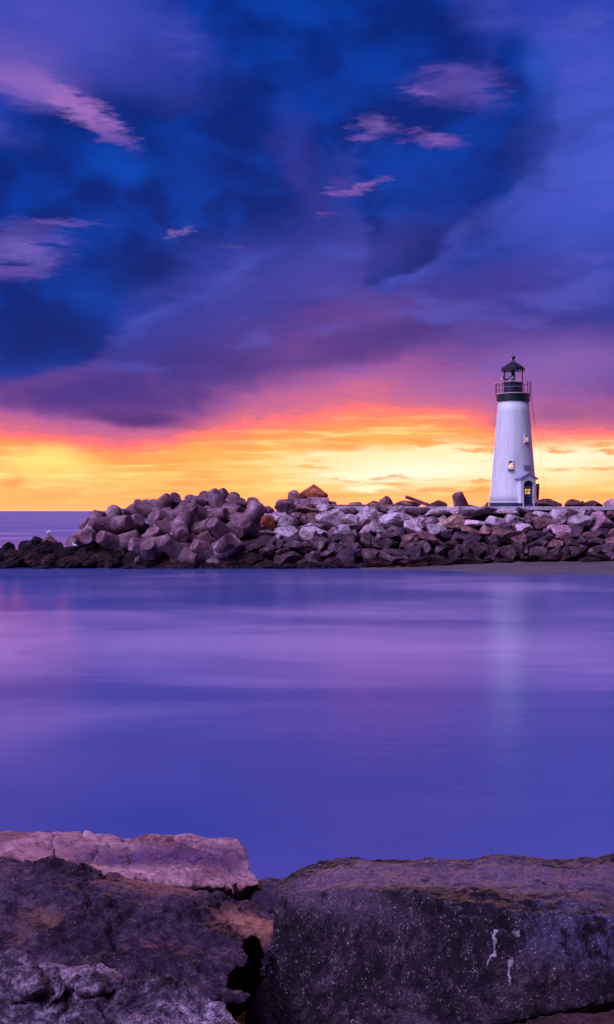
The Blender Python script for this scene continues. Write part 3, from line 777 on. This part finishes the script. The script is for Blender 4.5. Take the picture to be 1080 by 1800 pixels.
mesh_obj('plinth_moulding', lathe([(rpx(884) + .04, zz(883.9)), (rpx(883) + .07, zz(883.6)), (rpx(883) + .07, zz(882.6)), (rpx(882) - .02, zz(881.8))], 96), M['white'], root)
mesh_obj('gallery_band', lathe([(1.30, zz(709)), (1.40, zz(706.8)), (1.50, zz(706)), (1.52, zz(705)), (1.52, zz(695.3)), (1.50, zz(694.8)), (1.3, zz(694.7))], 72), M['green'], root)
mesh_obj('gallery_deck', lathe([(1.3, zz(694.6)), (1.63, zz(694.4)), (1.63, zz(693)), (.6, zz(692.9))], 72), M['rail_top'], root)
mesh_obj('lantern_base', lathe([(.87, zz(692.8)), (.87, zz(674.6)), (.92, zz(674.4)), (.92, zz(673.4)), (.7, zz(673.2))], 48), M['navy'], root)
def tube(bm, pts, r, seg=8, closed=False):
    rings = []; n = len(pts)
    for i, p in enumerate(pts):
        if closed: t = pts[(i + 1) % n] - pts[i - 1]
        else: t = pts[min(i + 1, n - 1)] - pts[max(i - 1, 0)]
        t.normalize(); u = t.orthogonal() if abs(t.z) > .9 else Vector((0, 0, 1)).cross(t); u.normalize(); w = t.cross(u)
        rings.append([bm.verts.new(p + (u * math.cos(2 * math.pi * k / seg) + w * math.sin(2 * math.pi * k / seg)) * r) for k in range(seg)])
    for i in range(n if closed else n - 1):
        a, b = rings[i], rings[(i + 1) % n]
        for k in range(seg):
            j = (k + 1) % seg; bm.faces.new((a[k], a[j], b[j], b[k]))
    if not closed: bm.faces.new(list(reversed(rings[0]))); bm.faces.new(rings[-1])
def circ(r, z, n=48): return [Vector((r * math.cos(2 * math.pi * i / n), r * math.sin(2 * math.pi * i / n), z)) for i in range(n)]
bm = bmesh.new()
for y, r in ((673.5, .036), (683, .013)): tube(bm, circ(1.6, zz(y)), r, 8, True)
rail = mesh_obj('railing', bm, M['rail_top'], root, True)
for i in range(12):
    a = 2 * math.pi * (i + .35) / 12
    bm = bmesh.new(); tube(bm, [Vector((1.6 * math.cos(a), 1.6 * math.sin(a), zz(693))), Vector((1.6 * math.cos(a), 1.6 * math.sin(a), zz(673.5)))], .032)
    mesh_obj('railing_post', bm, M['black'], rail)
for i in range(4):
    a = 2 * math.pi * i / 4 + R(-4)
    bm = bmesh.new(); tube(bm, [Vector((.82 * math.cos(a), .82 * math.sin(a), zz(673.4))), Vector((.82 * math.cos(a), .82 * math.sin(a), zz(651)))], .055)
    mesh_obj('lantern_post', bm, M['black'], root)
m_, t_, b_ = material('lantern_glass')
n_ = t_.noise(t_.new('ShaderNodeTexCoord').outputs['Object'], 4).outputs[0]
t_.l.new(t_.ramp(n_, [(.3, (.93, .95, .96, 1)), (.7, (.98, .98, .98, 1))]), b_.inputs['Base Color'])
b_.inputs['Transmission Weight'].default_value = 1; b_.inputs['Roughness'].default_value = .02; b_.inputs['IOR'].default_value = 1.02
mesh_obj('lantern_glass', lathe([(.79, zz(673.4)), (.79, zz(651))], 8, False), m_, root)
# roof: eight-sided, slightly bell shaped, with a fascia
rb = lathe([(.80, zz(651.6)), (1.08, zz(652)), (1.11, zz(648)), (1.02, zz(646.5)), (.74, zz(642.6)), (.44, zz(639.2)), (.18, zz(636)), (.12, zz(634)), (.10, zz(632)), (.10, zz(631))], 8)
roof = mesh_obj('roof', rb, M['black'], root)
bm = bmesh.new(); bmesh.ops.create_uvsphere(bm, u_segments=20, v_segments=12, radius=.19, matrix=Matrix.Translation((0, 0, zz(628.4))))
mesh_obj('ball_finial', bm, M['black'], roof, True)
bm = bmesh.new(); tube(bm, [Vector((0, 0, zz(626))), Vector((0, 0, zz(616)))], .018); mesh_obj('lightning_rod', bm, M['rail'], roof)
# optic: pedestal and small glazed lamp
mesh_obj('lamp_pedestal', lathe([(.11, zz(673.2)), (.11, zz(668)), (.16, zz(667.5)), (.16, zz(666.8))], 16), M['black'], root)
M['optic'] = plain('optic_glass', (.45, .6, .72), .15, 0, .2)
mesh_obj('lamp', lathe([(.14, zz(666.7)), (.19, zz(664.8)), (.19, zz(662.5)), (.12, zz(661.3))], 20), M['optic'], root, True)
mesh_obj('lamp_cover', lathe([(.09, zz(661.2)), (.12, zz(659)), (.06, zz(651.8))], 16), M['black'], root)
# curved dish fixed at the gallery rail
def dish():
    bm = bmesh.new(); n = 14; rr = .46
    a = []
    for i in range(n + 1):
        th = math.pi * (1.08 + .84 * i / n)
        for r in (rr, rr - .13):
            for y in (-.16, .16): a.append(bm.verts.new((r * math.cos(th), y, r * .82 * math.sin(th))))
    for i in range(n):
        p, q = a[i * 4:i * 4 + 4], a[i * 4 + 4:i * 4 + 8]
        bm.faces.new((p[0], p[1], q[1], q[0])); bm.faces.new((p[2], q[2], q[3], p[3])); bm.faces.new((p[0], q[0], q[2], p[2])); bm.faces.new((p[1], p[3], q[3], q[1]))
    bm.faces.new((a[0], a[2], a[3], a[1])); bm.faces.new((a[-4], a[-3], a[-1], a[-2]))
    return bm
ds = mesh_obj('dish', dish(), M['navy'], root, True); ds.location = ((885.5 - 902.5) * PXM, -1.22, zz(664)); ds.rotation_euler = (0, R(-8), 0)
bm = bmesh.new(); tube(bm, [Vector((0, 0, -.40)), Vector((0, 0, -.62))], .04); mesh_obj('bracket', bm, M['black'], ds)

def on_wall(px, py, out=0.0):
    """matrix at a place on the tower wall seen at photo (px, py); local +Y points outwards"""
    r = rpx(py); a = math.asin(max(-1, min(1, (px - 902.5) * PXM / r)))
    tilt = math.atan2(rpx(870) - rpx(750), zz(750) - zz(870))
    p = Vector(((r + out) * math.sin(a), -(r + out) * math.cos(a), zz(py)))
    return Matrix.Translation(p) @ Matrix.Rotation(a, 4, 'Z') @ Matrix.Rotation(-tilt, 4, 'X')
m_, t_, b_ = material('sky_glow_glass')  # warm sky glow seen through the panes, put in as colour and emission
co_ = t_.new('ShaderNodeTexCoord').outputs['Object']
c_ = t_.ramp(t_.noise(t_.map(co_, scale=(1, 1, 2)), 3.2, 3, .6, .8).outputs[0], [(.38, (.10, .015, .01, 1)), (.5, (.9, .30, .05, 1)), (.6, (1, .72, .32, 1))])
t_.l.new(c_, b_.inputs['Base Color']); t_.l.new(c_, b_.inputs['Emission Color']); b_.inputs['Emission Strength'].default_value = 1.0; b_.inputs['Roughness'].default_value = .15
M['sky_glow'] = m_
def window(px, py, w, h):
    Mx = on_wall(px, py)
    bm = bmesh.new()
    for c, s in (((-w / 2 - .045, -.04, 0), (.09, .16, h + .18)), ((w / 2 + .045, -.04, 0), (.09, .16, h + .18)), ((0, -.04, h / 2 + .045), (w, .16, .09)), ((0, -.04, -h / 2 - .045), (w, .16, .09))):
        add_box(bm, c, s)
    fr = mesh_obj('window', bm, M['white'], root); fr.matrix_local = Mx
    bm = bmesh.new(); add_box(bm, (0, .0, -h * .12), (w, .04, h * .76)); mesh_obj('pane', bm, M['sky_glow'], fr)
    bm = bmesh.new(); add_box(bm, (0, -.01, h * .38), (w, .06, h * .24)); mesh_obj('blind', bm, M['black'], fr)
    bm = bmesh.new(); add_box(bm, (0, -.10, -h / 2 - .14), (w + .26, .26, .09)); mesh_obj('sill', bm, M['blue_trim'], fr)
window(918.6, 772.8, .27, .60)
window(891.3, 818.5, .30, .66)
# porch with pointed hood, turned a little to the right
pa = R(19); por = 1.98
pm = Matrix.Translation((por * math.sin(pa), -por * math.cos(pa), 0)) @ Matrix.Rotation(pa, 4, 'Z')
hw, ph = .76, zz(843)
bm = bmesh.new()
n = 16; ow, oh = .54, ph - .12                      # arched opening cut in the front
arch = [Vector((-ow, 0, 0)), Vector((-ow, 0, oh - .45))] + [Vector((-ow * math.cos(math.pi * i / n), 0, oh - .45 + .45 * math.sin(math.pi * i / n))) for i in range(1, n)] + [Vector((ow, 0, oh - .45)), Vector((ow, 0, 0))]
for y0, y1, in ((-.62, .5),):
    for sgn in (-1, 1):
        add_box(bm, (sgn * (hw + ow) / 2, (y0 + y1) / 2, ph / 2 + .001), (hw - ow, y1 - y0, ph))
    top = [p for p in arch if p.z >= oh - .46]
    for p, q in zip(top, top[1:]):
        lo0, lo1 = p, q
        va = [bm.verts.new((lo0.x, y0 + .002, lo0.z)), bm.verts.new((lo1.x, y0 + .002, lo1.z)), bm.verts.new((lo1.x, y0 + .002, ph + .35 * (1 - abs(lo1.x) / hw))), bm.verts.new((lo0.x, y0 + .002, ph + .35 * (1 - abs(lo0.x) / hw)))]
        vb = [bm.verts.new((v.co.x, y1, v.co.z)) for v in va]
        bm.faces.new(va); bm.faces.new((va[0], vb[0], vb[1], va[1]))
porch = mesh_obj('porch', bm, M['white'], root); porch.matrix_local = pm
bm = bmesh.new()
for sgn in (-1, 1):
    a0, a1 = Vector((0, 0, ph + .50)), Vector((sgn * (hw + .16), 0, ph - .02))
    c = (a0 + a1) / 2; L_ = (a1 - a0).length; ang = math.atan2(a1.z - a0.z, a1.x - a0.x)
    add_box(bm, (c.x, -.12, c.z + sgn * .0), (L_ + .04, 1.24, .12), Matrix.Rotation(-ang, 3, 'Y'))
mesh_obj('porch_hood', bm, M['hood'], porch)
bm = bmesh.new(); pp = [Vector((p.x * 1.02, -.64, p.z)) for p in arch]; tube(bm, pp, .065, 6); mesh_obj('arch_moulding', bm, M['path'], porch)
bm = bmesh.new(); vs = [bm.verts.new((p.x * .985, -.40, p.z)) for p in arch]; vb = [bm.verts.new((p.x * .985, -.30, p.z)) for p in arch]
bm.faces.new(vs); bm.faces.new(list(reversed(vb)))
door = mesh_obj('door', bm, M['blue_trim'], porch)
bm = bmesh.new(); add_box(bm, (0, -.43, 1.36), (.56, .04, .50)); mesh_obj('door_window', bm, M['sky_glow'], door)
bm = bmesh.new()
for xx in (-.28, -.14, 0, .14, .28): add_box(bm, (xx, -.47, 1.36), (.035, .03, .54))
for z_ in (1.12, 1.36, 1.60): add_box(bm, (0, -.472, z_), (.70, .03, .035))
mesh_obj('window_grille', bm, M['black'], door)
bm = bmesh.new(); add_box(bm, (0, -.43, .55), (.66, .04, .66), bev=.012); mesh_obj('door_panel', bm, M['navy'], door)
bm = bmesh.new()
fan = [Vector((.46 * math.cos(math.pi * i / 12), -.43, oh - .50 + .46 * math.sin(math.pi * i / 12))) for i in range(13)]
bm.faces.new([bm.verts.new(p) for p in fan]); mesh_obj('fanlight', bm, M['black'], door)
bm = bmesh.new(); tube(bm, [Vector((.36, -.50, 1.0)), Vector((.36, -.50, .86))], .025); mesh_obj('handle', bm, M['rail'], door)
for sgn in (-1, 1):
    bm = bmesh.new(); add_box(bm, (sgn * (hw + ow) / 2, -.06, .16), (hw - ow + .03, 1.16, .31)); mesh_obj('porch_base', bm, M['navy'], porch)
# dark board standing out on the right side
bm = bmesh.new(); add_box(bm, (0, 0, 0), (.10, .8, 1.55), bev=.01)
o = mesh_obj('side_board', bm, M['black'], root); o.location = (rpx(865) + .10, -.1, zz(865)); o.rotation_euler = (0, R(3), R(6))
bm = bmesh.new()
add_box(bm, (0, 0, 0), (.18, .06, .06))
o2 = mesh_obj('bracket', bm, M['rail'], o); o2.location = (-.13, 0, .4)
# lettering over the porch
def text(s, size, px, py, mat):
    cu = bpy.data.curves.new('lettering', 'FONT'); cu.body = s; cu.size = size; cu.align_x = 'CENTER'; cu.align_y = 'CENTER'; cu.extrude = .02
    ob = bpy.data.objects.new('tmp', cu); COL.objects.link(ob)
    me = bpy.data.meshes.new_from_object(ob.evaluated_get(bpy.context.evaluated_depsgraph_get())); bpy.data.objects.remove(ob)
    o = bpy.data.objects.new('lettering', me); me.materials.clear(); me.materials.append(mat); link(o, root)
    o.matrix_local = on_wall(px, py, .05) @ Matrix.Rotation(R(90), 4, 'X')
text('WALTON', .24, 920.2, 821.3, M['blue_trim'])
text('LIGHTHOUSE', .15, 920.2, 825.8, M['blue_trim'])
# cables down from the gallery
def cable(pts, r, lab):
    bm = bmesh.new(); out = []
    for (x0, z0, y0), (x1, z1, y1) in zip(pts, pts[1:]):
        for i in range(8):
            f = i / 8; out.append(Vector((x0 + (x1 - x0) * f, y0 + (y1 - y0) * f, z0 + (z1 - z0) * f)))
    out.append(Vector((pts[-1][0], pts[-1][2], pts[-1][1])))
    tube(bm, out, r, 6); o = mesh_obj('cable', bm, M['rail'], root)
cx = lambda p: (p - 902.5) * PXM
cable([(cx(933.5), zz(692), 0), (cx(936), zz(715), 0), (cx(939.5), zz(735), .1), (cx(941), zz(748), .1)], .018, '')
cable([(cx(932.5), zz(692), -.3), (cx(948), zz(790), -.2), (cx(963), zz(884), -.1)], .006, '')
cable([(cx(873.5), zz(694), -.1), (cx(872), zz(712), 0), (cx(868.5), zz(752), 0), (cx(863), zz(812), 0)], .010, '')

# ------------------------------------------------------------------ gulls
def gull(px, py, d, label, face=1):
    """standing gull: one body mesh (body, neck, head, bill, tail), two legs as children"""
    s = .38; bm = bmesh.new()
    def ell(c, r, rot=0):
        bmesh.ops.create_uvsphere(bm, u_segments=14, v_segments=10, radius=1, matrix=Matrix.Translation(c) @ Matrix.Rotation(rot, 4, 'Y') @ Matrix.Diagonal((*r, 1)))
    ell((0, 0, .24), (.22, .095, .105), R(-12)); ell((.17, 0, .36), (.06, .055, .11), R(18)); ell((.21, 0, .46), (.065, .055, .055))
    bmesh.ops.create_cone(bm, cap_ends=True, segments=8, radius1=.02, radius2=.004, depth=.09, matrix=Matrix.Translation((.30, 0, .455)) @ Matrix.Rotation(R(97), 4, 'Y'))
    bmesh.ops.create_cone(bm, cap_ends=True, segments=8, radius1=.07, radius2=.02, depth=.22, matrix=Matrix.Translation((-.24, 0, .19)) @ Matrix.Rotation(R(-103), 4, 'Y') @ Matrix.Diagonal((.4, 1, 1, 1)))
    me = remeshed(bm, .012, 'gull'); laplace(me, 3); me.polygons.foreach_set('use_smooth', [True] * len(me.polygons)); me.materials.append(M['gull'])
    o = link(bpy.data.objects.new('gull', me)); o.location = P(px, py, d); o.rotation_euler = (0, 0, 0 if face > 0 else math.pi); o.scale = (.75,) * 3
    for yy in (-.035, .035):
        b2 = bmesh.new(); tube(b2, [Vector((0, yy, .16)), Vector((.01, yy, .0))], .01, 6); mesh_obj('leg', b2, M['rail'], o)
    return tag(o, label, 'gull', 'gulls on the breakwater tip')
M['gull'] = plain('gull_feathers', (.72, .72, .76), .7, 0, .1, 9)
gull(85.5, 939.0, 80, 'small white gull perched on the pointed brown rock', 1)
gull(132, 962.0, 76.6, 'small white gull standing low among black rocks under the tetrapods', -1)

# ------------------------------------------------------------------ foreground boulders
def comb(t, v):
    n = t.new('ShaderNodeCombineXYZ')
    for q in n.inputs: t.l.new(v, q)
    return n.outputs[0]
def hero_mat(name, dark, mid, light, patches=(), speck=0.0, fleck=(.62, .55, .62, 1), swirl=0.0, bs=.6, sc=1.0, white=()):
    m, t, b = material(name)
    geo = t.new('ShaderNodeNewGeometry').outputs['Position']
    n1 = t.noise(geo, 2.2 * sc, 8, .66, .5).outputs[0]
    n2 = t.noise(geo, 16 * sc, 8, .72, .2).outputs[0]
    n3 = t.noise(geo, 70 * sc, 5, .75).outputs[0]
    n4 = t.noise(t.map(geo, scale=(1, 1, 1.6)), 190 * sc, 3, .8).outputs[0]
    warp_ = t.vm('ADD', geo, t.vm('MULTIPLY', t.noise(geo, 4 * sc, 5, .6).outputs['Color'], (.35, .35, .35)))
    mixn = t.m('ADD', t.m('MULTIPLY', n1, .30), t.m('ADD', t.m('MULTIPLY', n2, .30), t.m('ADD', t.m('MULTIPLY', n3, .22), t.m('MULTIPLY', n4, .18))))
    c = t.ramp(mixn, [(.43, dark), (.50, mid), (.58, light)])
    h = t.m('ADD', t.m('MULTIPLY', n1, 1.2), t.m('ADD', t.m('MULTIPLY', n2, .55), t.m('ADD', t.m('MULTIPLY', n3, .22), t.m('MULTIPLY', n4, .06))))
    if swirl:
        wv = t.new('ShaderNodeTexNoise'); wv.noise_type = 'RIDGED_MULTIFRACTAL'; t.put(wv.inputs['Vector'], t.map(warp_, scale=(1, 1.4, 2.2)))
        wv.inputs['Scale'].default_value = 4.0 * sc; wv.inputs['Detail'].default_value = 6
        rr = t.rng(wv.outputs[0], .2, .85)
        c = t.mixc(t.m('MULTIPLY', rr, swirl), c, light)
        h = t.m('ADD', h, t.m('MULTIPLY', rr, .6))
    grit = t.rng(n4, .3, .7, .55, 1.45, smooth=False)
    for (p, rad, pc, k, thr) in patches:
        ln = t.vm('LENGTH', t.map(geo, loc=p, scale=rad, kind='TEXTURE'))
        f = t.m('MULTIPLY', t.rng(ln, 1.0, .3), t.rng(t.m('ADD', t.m('MULTIPLY', n1, .5), t.m('MULTIPLY', n2, .5)), thr, thr + .08))
        c = t.mixc(t.m('MULTIPLY', f, k), c, t.vm('MULTIPLY', t.vm('ADD', pc[:3], (0, 0, 0)), comb(t, t.m('MULTIPLY', grit, t.rng(n3, .3, .7, .7, 1.3)))))
    if speck:
        for scl, th, k in ((42, .16, 1.0), (110, .24, .8), (70, .2, .9), (15, .09, .8)):
            v = t.new('ShaderNodeTexVoronoi'); t.put(v.inputs['Vector'], t.vm('ADD', geo, t.vm('MULTIPLY', t.noise(geo, 60, 3).outputs['Color'], (.03, .03, .03)))); v.inputs['Scale'].default_value = scl * sc
            sp = t.new('ShaderNodeSeparateColor'); t.l.new(v.outputs['Color'], sp.inputs[0])
            on = t.m('MULTIPLY', t.rng(v.outputs['Distance'], th, th * .6), t.rng(sp.outputs[0], .46, .62))
            on = t.m('MULTIPLY', on, t.rng(n2, .42, .56))
            c = t.mixc(t.m('MULTIPLY', on, speck * k), c, fleck)
    for (p, rad, rot) in white:
        wp = t.vm('ADD', geo, t.vm('MULTIPLY', t.vm('SUBTRACT', t.noise(geo, 22, 4, .65).outputs['Color'], (.5, .5, .5)), (.09, .05, .09)))
        ln = t.vm('LENGTH', t.map(wp, loc=p, rot=rot, scale=rad, kind='TEXTURE'))
        c = t.mixc(t.rng(ln, 1.0, .75), c, (.44, .37, .42, 1))
    t.l.new(c, b.inputs['Base Color'])
    b.inputs['Roughness'].default_value = .85; b.inputs['Specular IOR Level'].default_value = .15
    bump(t, b, h, min(1, bs * 1.4), .11)
    return m

def hero(name, pts, voxel, mat, label, disp=(.05, .018), smooth=6, seed=0, strata=0.0, extra=None, cut=(), crack=.035):
    bm = bmesh.new()
    for p in pts: bm.verts.new(P(*p))
    bmesh.ops.convex_hull(bm, input=bm.verts[:])
    bmesh.ops.delete(bm, geom=[v for v in bm.verts if not v.link_faces], context='VERTS')
    bmesh.ops.recalc_face_normals(bm, faces=bm.faces[:])
    me = remeshed(bm, voxel, name, cut); laplace(me, smooth)
    co = np_mesh(me); nr = vnormals(me).copy(); off = Vector((seed * 11.3, seed * 5.7, seed * 2.1))
    for i in range(len(co)):
        v = Vector(co[i])
        a = mn.fractal(v * 1.7 + off, .9, 2.1, 4)
        q = v * 5.5 + off + Vector((a, a, a)) * .8
        b2 = mn.hetero_terrain(q, .7, 2.1, 5, .4)
        cell = mn.voronoi(v * 2.6 + off)[0]
        k = disp[0] * a + disp[1] * (b2 - .4) + disp[0] * .55 * ((cell[1] - cell[0]) - .3)
        k += disp[1] * .5 * mn.fractal(v * 26 + off, .6, 2, 3)
        ce = mn.voronoi(v * 1.5 + off * 3 + Vector((b2, a, a)) * .12)[0]; ed = ce[1] - ce[0]
        if ed < .045: k -= crack * (1 - ed / .045)
        if strata: k += strata * (mn.noise(Vector((v.x * .8, v.y * .8, (v.z + .12 * v.x) * 13)) + off))
        if extra: k += extra(v)
        co[i] += nr[i] * k
    c0 = co.mean(axis=0); co -= c0
    me.vertices.foreach_set('co', co.ravel()); me.polygons.foreach_set('use_smooth', [True] * len(me.polygons)); me.update()
    me.materials.append(mat)
    o = link(bpy.data.objects.new(name, me)); o.location = Vector(c0)
    return tag(o, label, 'boulder', 'foreground boulders on the near shore')

def near(px, py, d, rx, ry=None, rz=None):
    p = P(px, py, d); return (p.x, p.y, p.z), (rx, ry or rx, rz or rx)
OR = (.48, .19, .09, 1)
pr = lambda px, py, d, r, c, k, th: (*near(px, py, d, *r), c, k, th)
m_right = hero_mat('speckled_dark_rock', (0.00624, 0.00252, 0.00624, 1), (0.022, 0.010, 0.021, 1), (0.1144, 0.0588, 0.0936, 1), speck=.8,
    patches=[pr(800, 1530, 4.75, (2.0, .70, .13), (.19, .105, .185, 1), .8, .40), pr(700, 1550, 4.45, (.45, .25, .1), (.30, .15, .17, 1), .5, .52), pr(1040, 1640, 4.0, (.42, .4, .16), (0.1248, 0.1008, 0.2288, 1), .5, .45)],  # first and last patches paint the lit top and blue-lit shelf into the colour
    white=[(P(868, 1640, 4.03), (.014, .2, .040), (0, R(6), 0)), (P(893, 1695, 3.98), (.006, .2, .05), (0, R(12), 0)), (P(860, 1672, 4.0), (.008, .2, .05), (0, R(35), 0)), (P(908, 1632, 4.02), (.02, .2, .005), (0, R(30), 0))])
m_pink = hero_mat('pink_slab_rock', (0.1248, 0.0336, 0.052, 1), (0.3744, 0.1596, 0.208, 1), (0.6448, 0.336, 0.3952, 1), speck=.2, bs=.5,
    patches=[pr(300, 1505, 5.7, (.8, .35, .14), (0.104, 0.042, 0.1248, 1), .95, .38), pr(120, 1500, 5.7, (.3, .3, .1), (0.1248, 0.0504, 0.1248, 1), .7, .5)])
m_slab = hero_mat('purple_slab_rock', (0.01248, 0.0042, 0.01248, 1), (0.06448, 0.02688, 0.06032, 1), (0.1976, 0.1008, 0.1716, 1), speck=.5, bs=.75,
    patches=[pr(75, 1650, 4.5, (.26, .3, .14), OR, .9, .42), pr(440, 1615, 4.75, (.24, .3, .16), (0.5408, 0.21, 0.156, 1), .9, .40), pr(265, 1690, 4.3, (.24, .2, .1), (0.3744, 0.1092, 0.0936, 1), .8, .47), pr(250, 1560, 5.0, (.45, .2, .1), (0.416, 0.1428, 0.1248, 1), .8, .47), pr(120, 1535, 5.0, (.6, .2, .1), (0.26, 0.084, 0.0832, 1), .6, .52), pr(200,1600,4.8,(.9,.4,.3),(.10,.06,.12,1),.5,.5)])
m_lichen = hero_mat('crusted_grey_rock', (0.00832, 0.00336, 0.0104, 1), (0.1456, 0.0798, 0.1352, 1), (0.8112, 0.5544, 0.728, 1), swirl=.85, bs=.9, speck=.2)
m_brown = hero_mat('brown_rock', (0.0208, 0.00672, 0.0104, 1), (0.0728, 0.0252, 0.0312, 1), (0.1664, 0.0672, 0.0728, 1), speck=.3)
m_dark = hero_mat('dark_violet_rock', (0.0208, 0.01008, 0.02496, 1), (0.0572, 0.0294, 0.0624, 1), (0.1248, 0.0672, 0.1248, 1), speck=.4)

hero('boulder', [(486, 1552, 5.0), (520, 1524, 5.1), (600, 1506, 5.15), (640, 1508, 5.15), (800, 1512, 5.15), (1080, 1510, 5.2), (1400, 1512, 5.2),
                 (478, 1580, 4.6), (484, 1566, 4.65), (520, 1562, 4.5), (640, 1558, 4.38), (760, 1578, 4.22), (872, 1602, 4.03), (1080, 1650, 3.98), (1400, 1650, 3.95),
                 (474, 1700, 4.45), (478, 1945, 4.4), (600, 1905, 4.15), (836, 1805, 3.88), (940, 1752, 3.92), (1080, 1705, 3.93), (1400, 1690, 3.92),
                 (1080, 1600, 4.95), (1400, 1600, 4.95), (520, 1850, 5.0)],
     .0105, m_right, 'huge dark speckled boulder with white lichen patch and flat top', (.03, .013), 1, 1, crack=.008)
hero('boulder', [(-160, 1458, 6.3), (0, 1460, 6.3), (80, 1466, 6.3), (100, 1474, 6.2), (-160, 1510, 5.5), (60, 1512, 5.45), (96, 1500, 5.6), (-160, 1620, 5.6), (90, 1640, 5.7), (0, 1560, 6.4), (90, 1560, 6.3)],
     .014, m_pink, 'pink flat-topped boulder cut by the frame edge beside the pale slab', (.03, .012), 4, 2, .006)
hero('boulder', [(92, 1464, 6.2), (120, 1466, 6.2), (205, 1469, 6.2), (215, 1480, 6.1), (100, 1508, 5.5), (150, 1530, 5.35), (240, 1545, 5.3), (90, 1640, 5.7), (240, 1640, 5.7), (100, 1560, 6.3), (220, 1560, 6.3)],
     .014, m_pink, 'small pink slab with a pointed corner between two larger pink boulders', (.03, .012), 4, 3, .006)
hero('boulder', [(208, 1470, 6.15), (300, 1466, 6.2), (340, 1471, 6.15), (419, 1481, 6.05), (421, 1500, 5.9), (456, 1540, 5.5), (462, 1552, 5.4), (420, 1562, 5.25), (330, 1554, 5.2), (220, 1545, 5.25),
                 (150, 1520, 5.5), (452, 1572, 5.6), (350, 1580, 5.6), (240, 1600, 5.7), (440, 1640, 5.8), (420, 1560, 6.3), (220, 1560, 6.3)],
     .0125, m_pink, 'wide pale pink slab with broken overhanging corner above the water', (.035, .013), 4, 4, .008)
hero('boulder', [(-200, 1508, 5.2), (0, 1508, 5.2), (80, 1512, 5.15), (240, 1558, 4.95), (330, 1590, 4.9), (420, 1606, 4.95), (500, 1602, 5.0), (500, 1650, 4.6), (470, 1660, 4.55), (372, 1664, 4.4), (385, 1690, 4.25), (432, 1762, 4.0),
                 (-200, 1700, 4.1), (0, 1700, 4.1), (200, 1720, 4.0), (-200, 1900, 4.4), (300, 1900, 4.3), (400, 1850, 4.5), (470, 1720, 5.1), (-200, 1700, 5.3)],
     .0115, m_slab, 'broad dark purple slab with orange patches sloping across the lower left', (.04, .018), 3, 5, .010, cut=[(P(430, 1716, 4.36) + Vector((0, 0, -.19)), (.15, .52, .31))])
hero('boulder', [(-60, 1680, 3.85), (0, 1672, 3.85), (30, 1668, 3.8), (60, 1685, 3.75), (84, 1735, 3.65), (-60, 1760, 3.6), (40, 1760, 3.6), (0, 1800, 3.9), (70, 1790, 3.85)],
     .009, m_lichen, 'small pointed crusted rock at the lower left frame edge', (.03, .018), 5, 6)
hero('boulder', [(64, 1690, 3.95), (90, 1688, 3.9), (150, 1692, 3.9), (205, 1704, 3.85), (225, 1722, 3.75), (90, 1735, 3.65), (200, 1742, 3.65), (80, 1790, 3.9), (220, 1790, 3.9)],
     .009, m_lichen, 'low ridge-like crusted rock between pointed rock and purple slab', (.03, .016), 4, 7)
hero('boulder', [(-150, 1738, 3.75), (60, 1740, 3.72), (170, 1728, 3.75), (250, 1720, 3.75), (340, 1735, 3.7), (400, 1765, 3.6), (465, 1808, 3.5), (480, 1850, 3.5), (-150, 1900, 3.1), (300, 1900, 3.1), (450, 1950, 3.3), (-100, 2000, 3.6), (400, 2000, 3.7)],
     .009, m_lichen, 'pale grey crusted boulder with swirling ridges along the bottom left', (.05, .028), 5, 8)
hero('boulder', [(446, 1735, 4.55), (474, 1700, 4.65), (520, 1700, 4.75), (436, 1790, 4.4), (438, 1850, 4.3), (520, 1850, 4.3), (450, 1900, 4.7), (520, 1900, 4.8)],
     .012, m_dark, 'small violet rock wedged in the dark gap beside the huge boulder', (.03, .012), 4, 9)
hero('boulder', [(440, 1552, 5.6), (478, 1538, 5.6), (530, 1540, 5.6), (446, 1600, 5.2), (530, 1605, 5.2), (450, 1640, 5.7), (520, 1640, 5.7)],
     .014, m_dark, 'small grey rock visible between pale slab and huge boulder', (.02, .01), 4, 10)
hero('boulder', [(900, 1800, 3.75), (980, 1782, 3.75), (1080, 1774, 3.7), (1250, 1776, 3.7), (900, 1860, 3.4), (1250, 1860, 3.4), (960, 1950, 3.6), (1250, 1950, 3.6), (1080, 1850, 4.3)],
     .012, m_brown, 'brown rock under the overhang at the bottom right', (.03, .014), 4, 11)
hero('boulder', [(1052, 1508, 5.9), (1075, 1500, 5.9), (1120, 1500, 5.9), (1180, 1508, 5.9), (1060, 1560, 5.7), (1180, 1560, 5.7), (1100, 1560, 6.4)],
     .014, m_right, 'tip of a dark rock peeping over the huge boulder at frame edge', (.02, .01), 4, 12)

# dark bank of rubble under the near boulders, running down into the water
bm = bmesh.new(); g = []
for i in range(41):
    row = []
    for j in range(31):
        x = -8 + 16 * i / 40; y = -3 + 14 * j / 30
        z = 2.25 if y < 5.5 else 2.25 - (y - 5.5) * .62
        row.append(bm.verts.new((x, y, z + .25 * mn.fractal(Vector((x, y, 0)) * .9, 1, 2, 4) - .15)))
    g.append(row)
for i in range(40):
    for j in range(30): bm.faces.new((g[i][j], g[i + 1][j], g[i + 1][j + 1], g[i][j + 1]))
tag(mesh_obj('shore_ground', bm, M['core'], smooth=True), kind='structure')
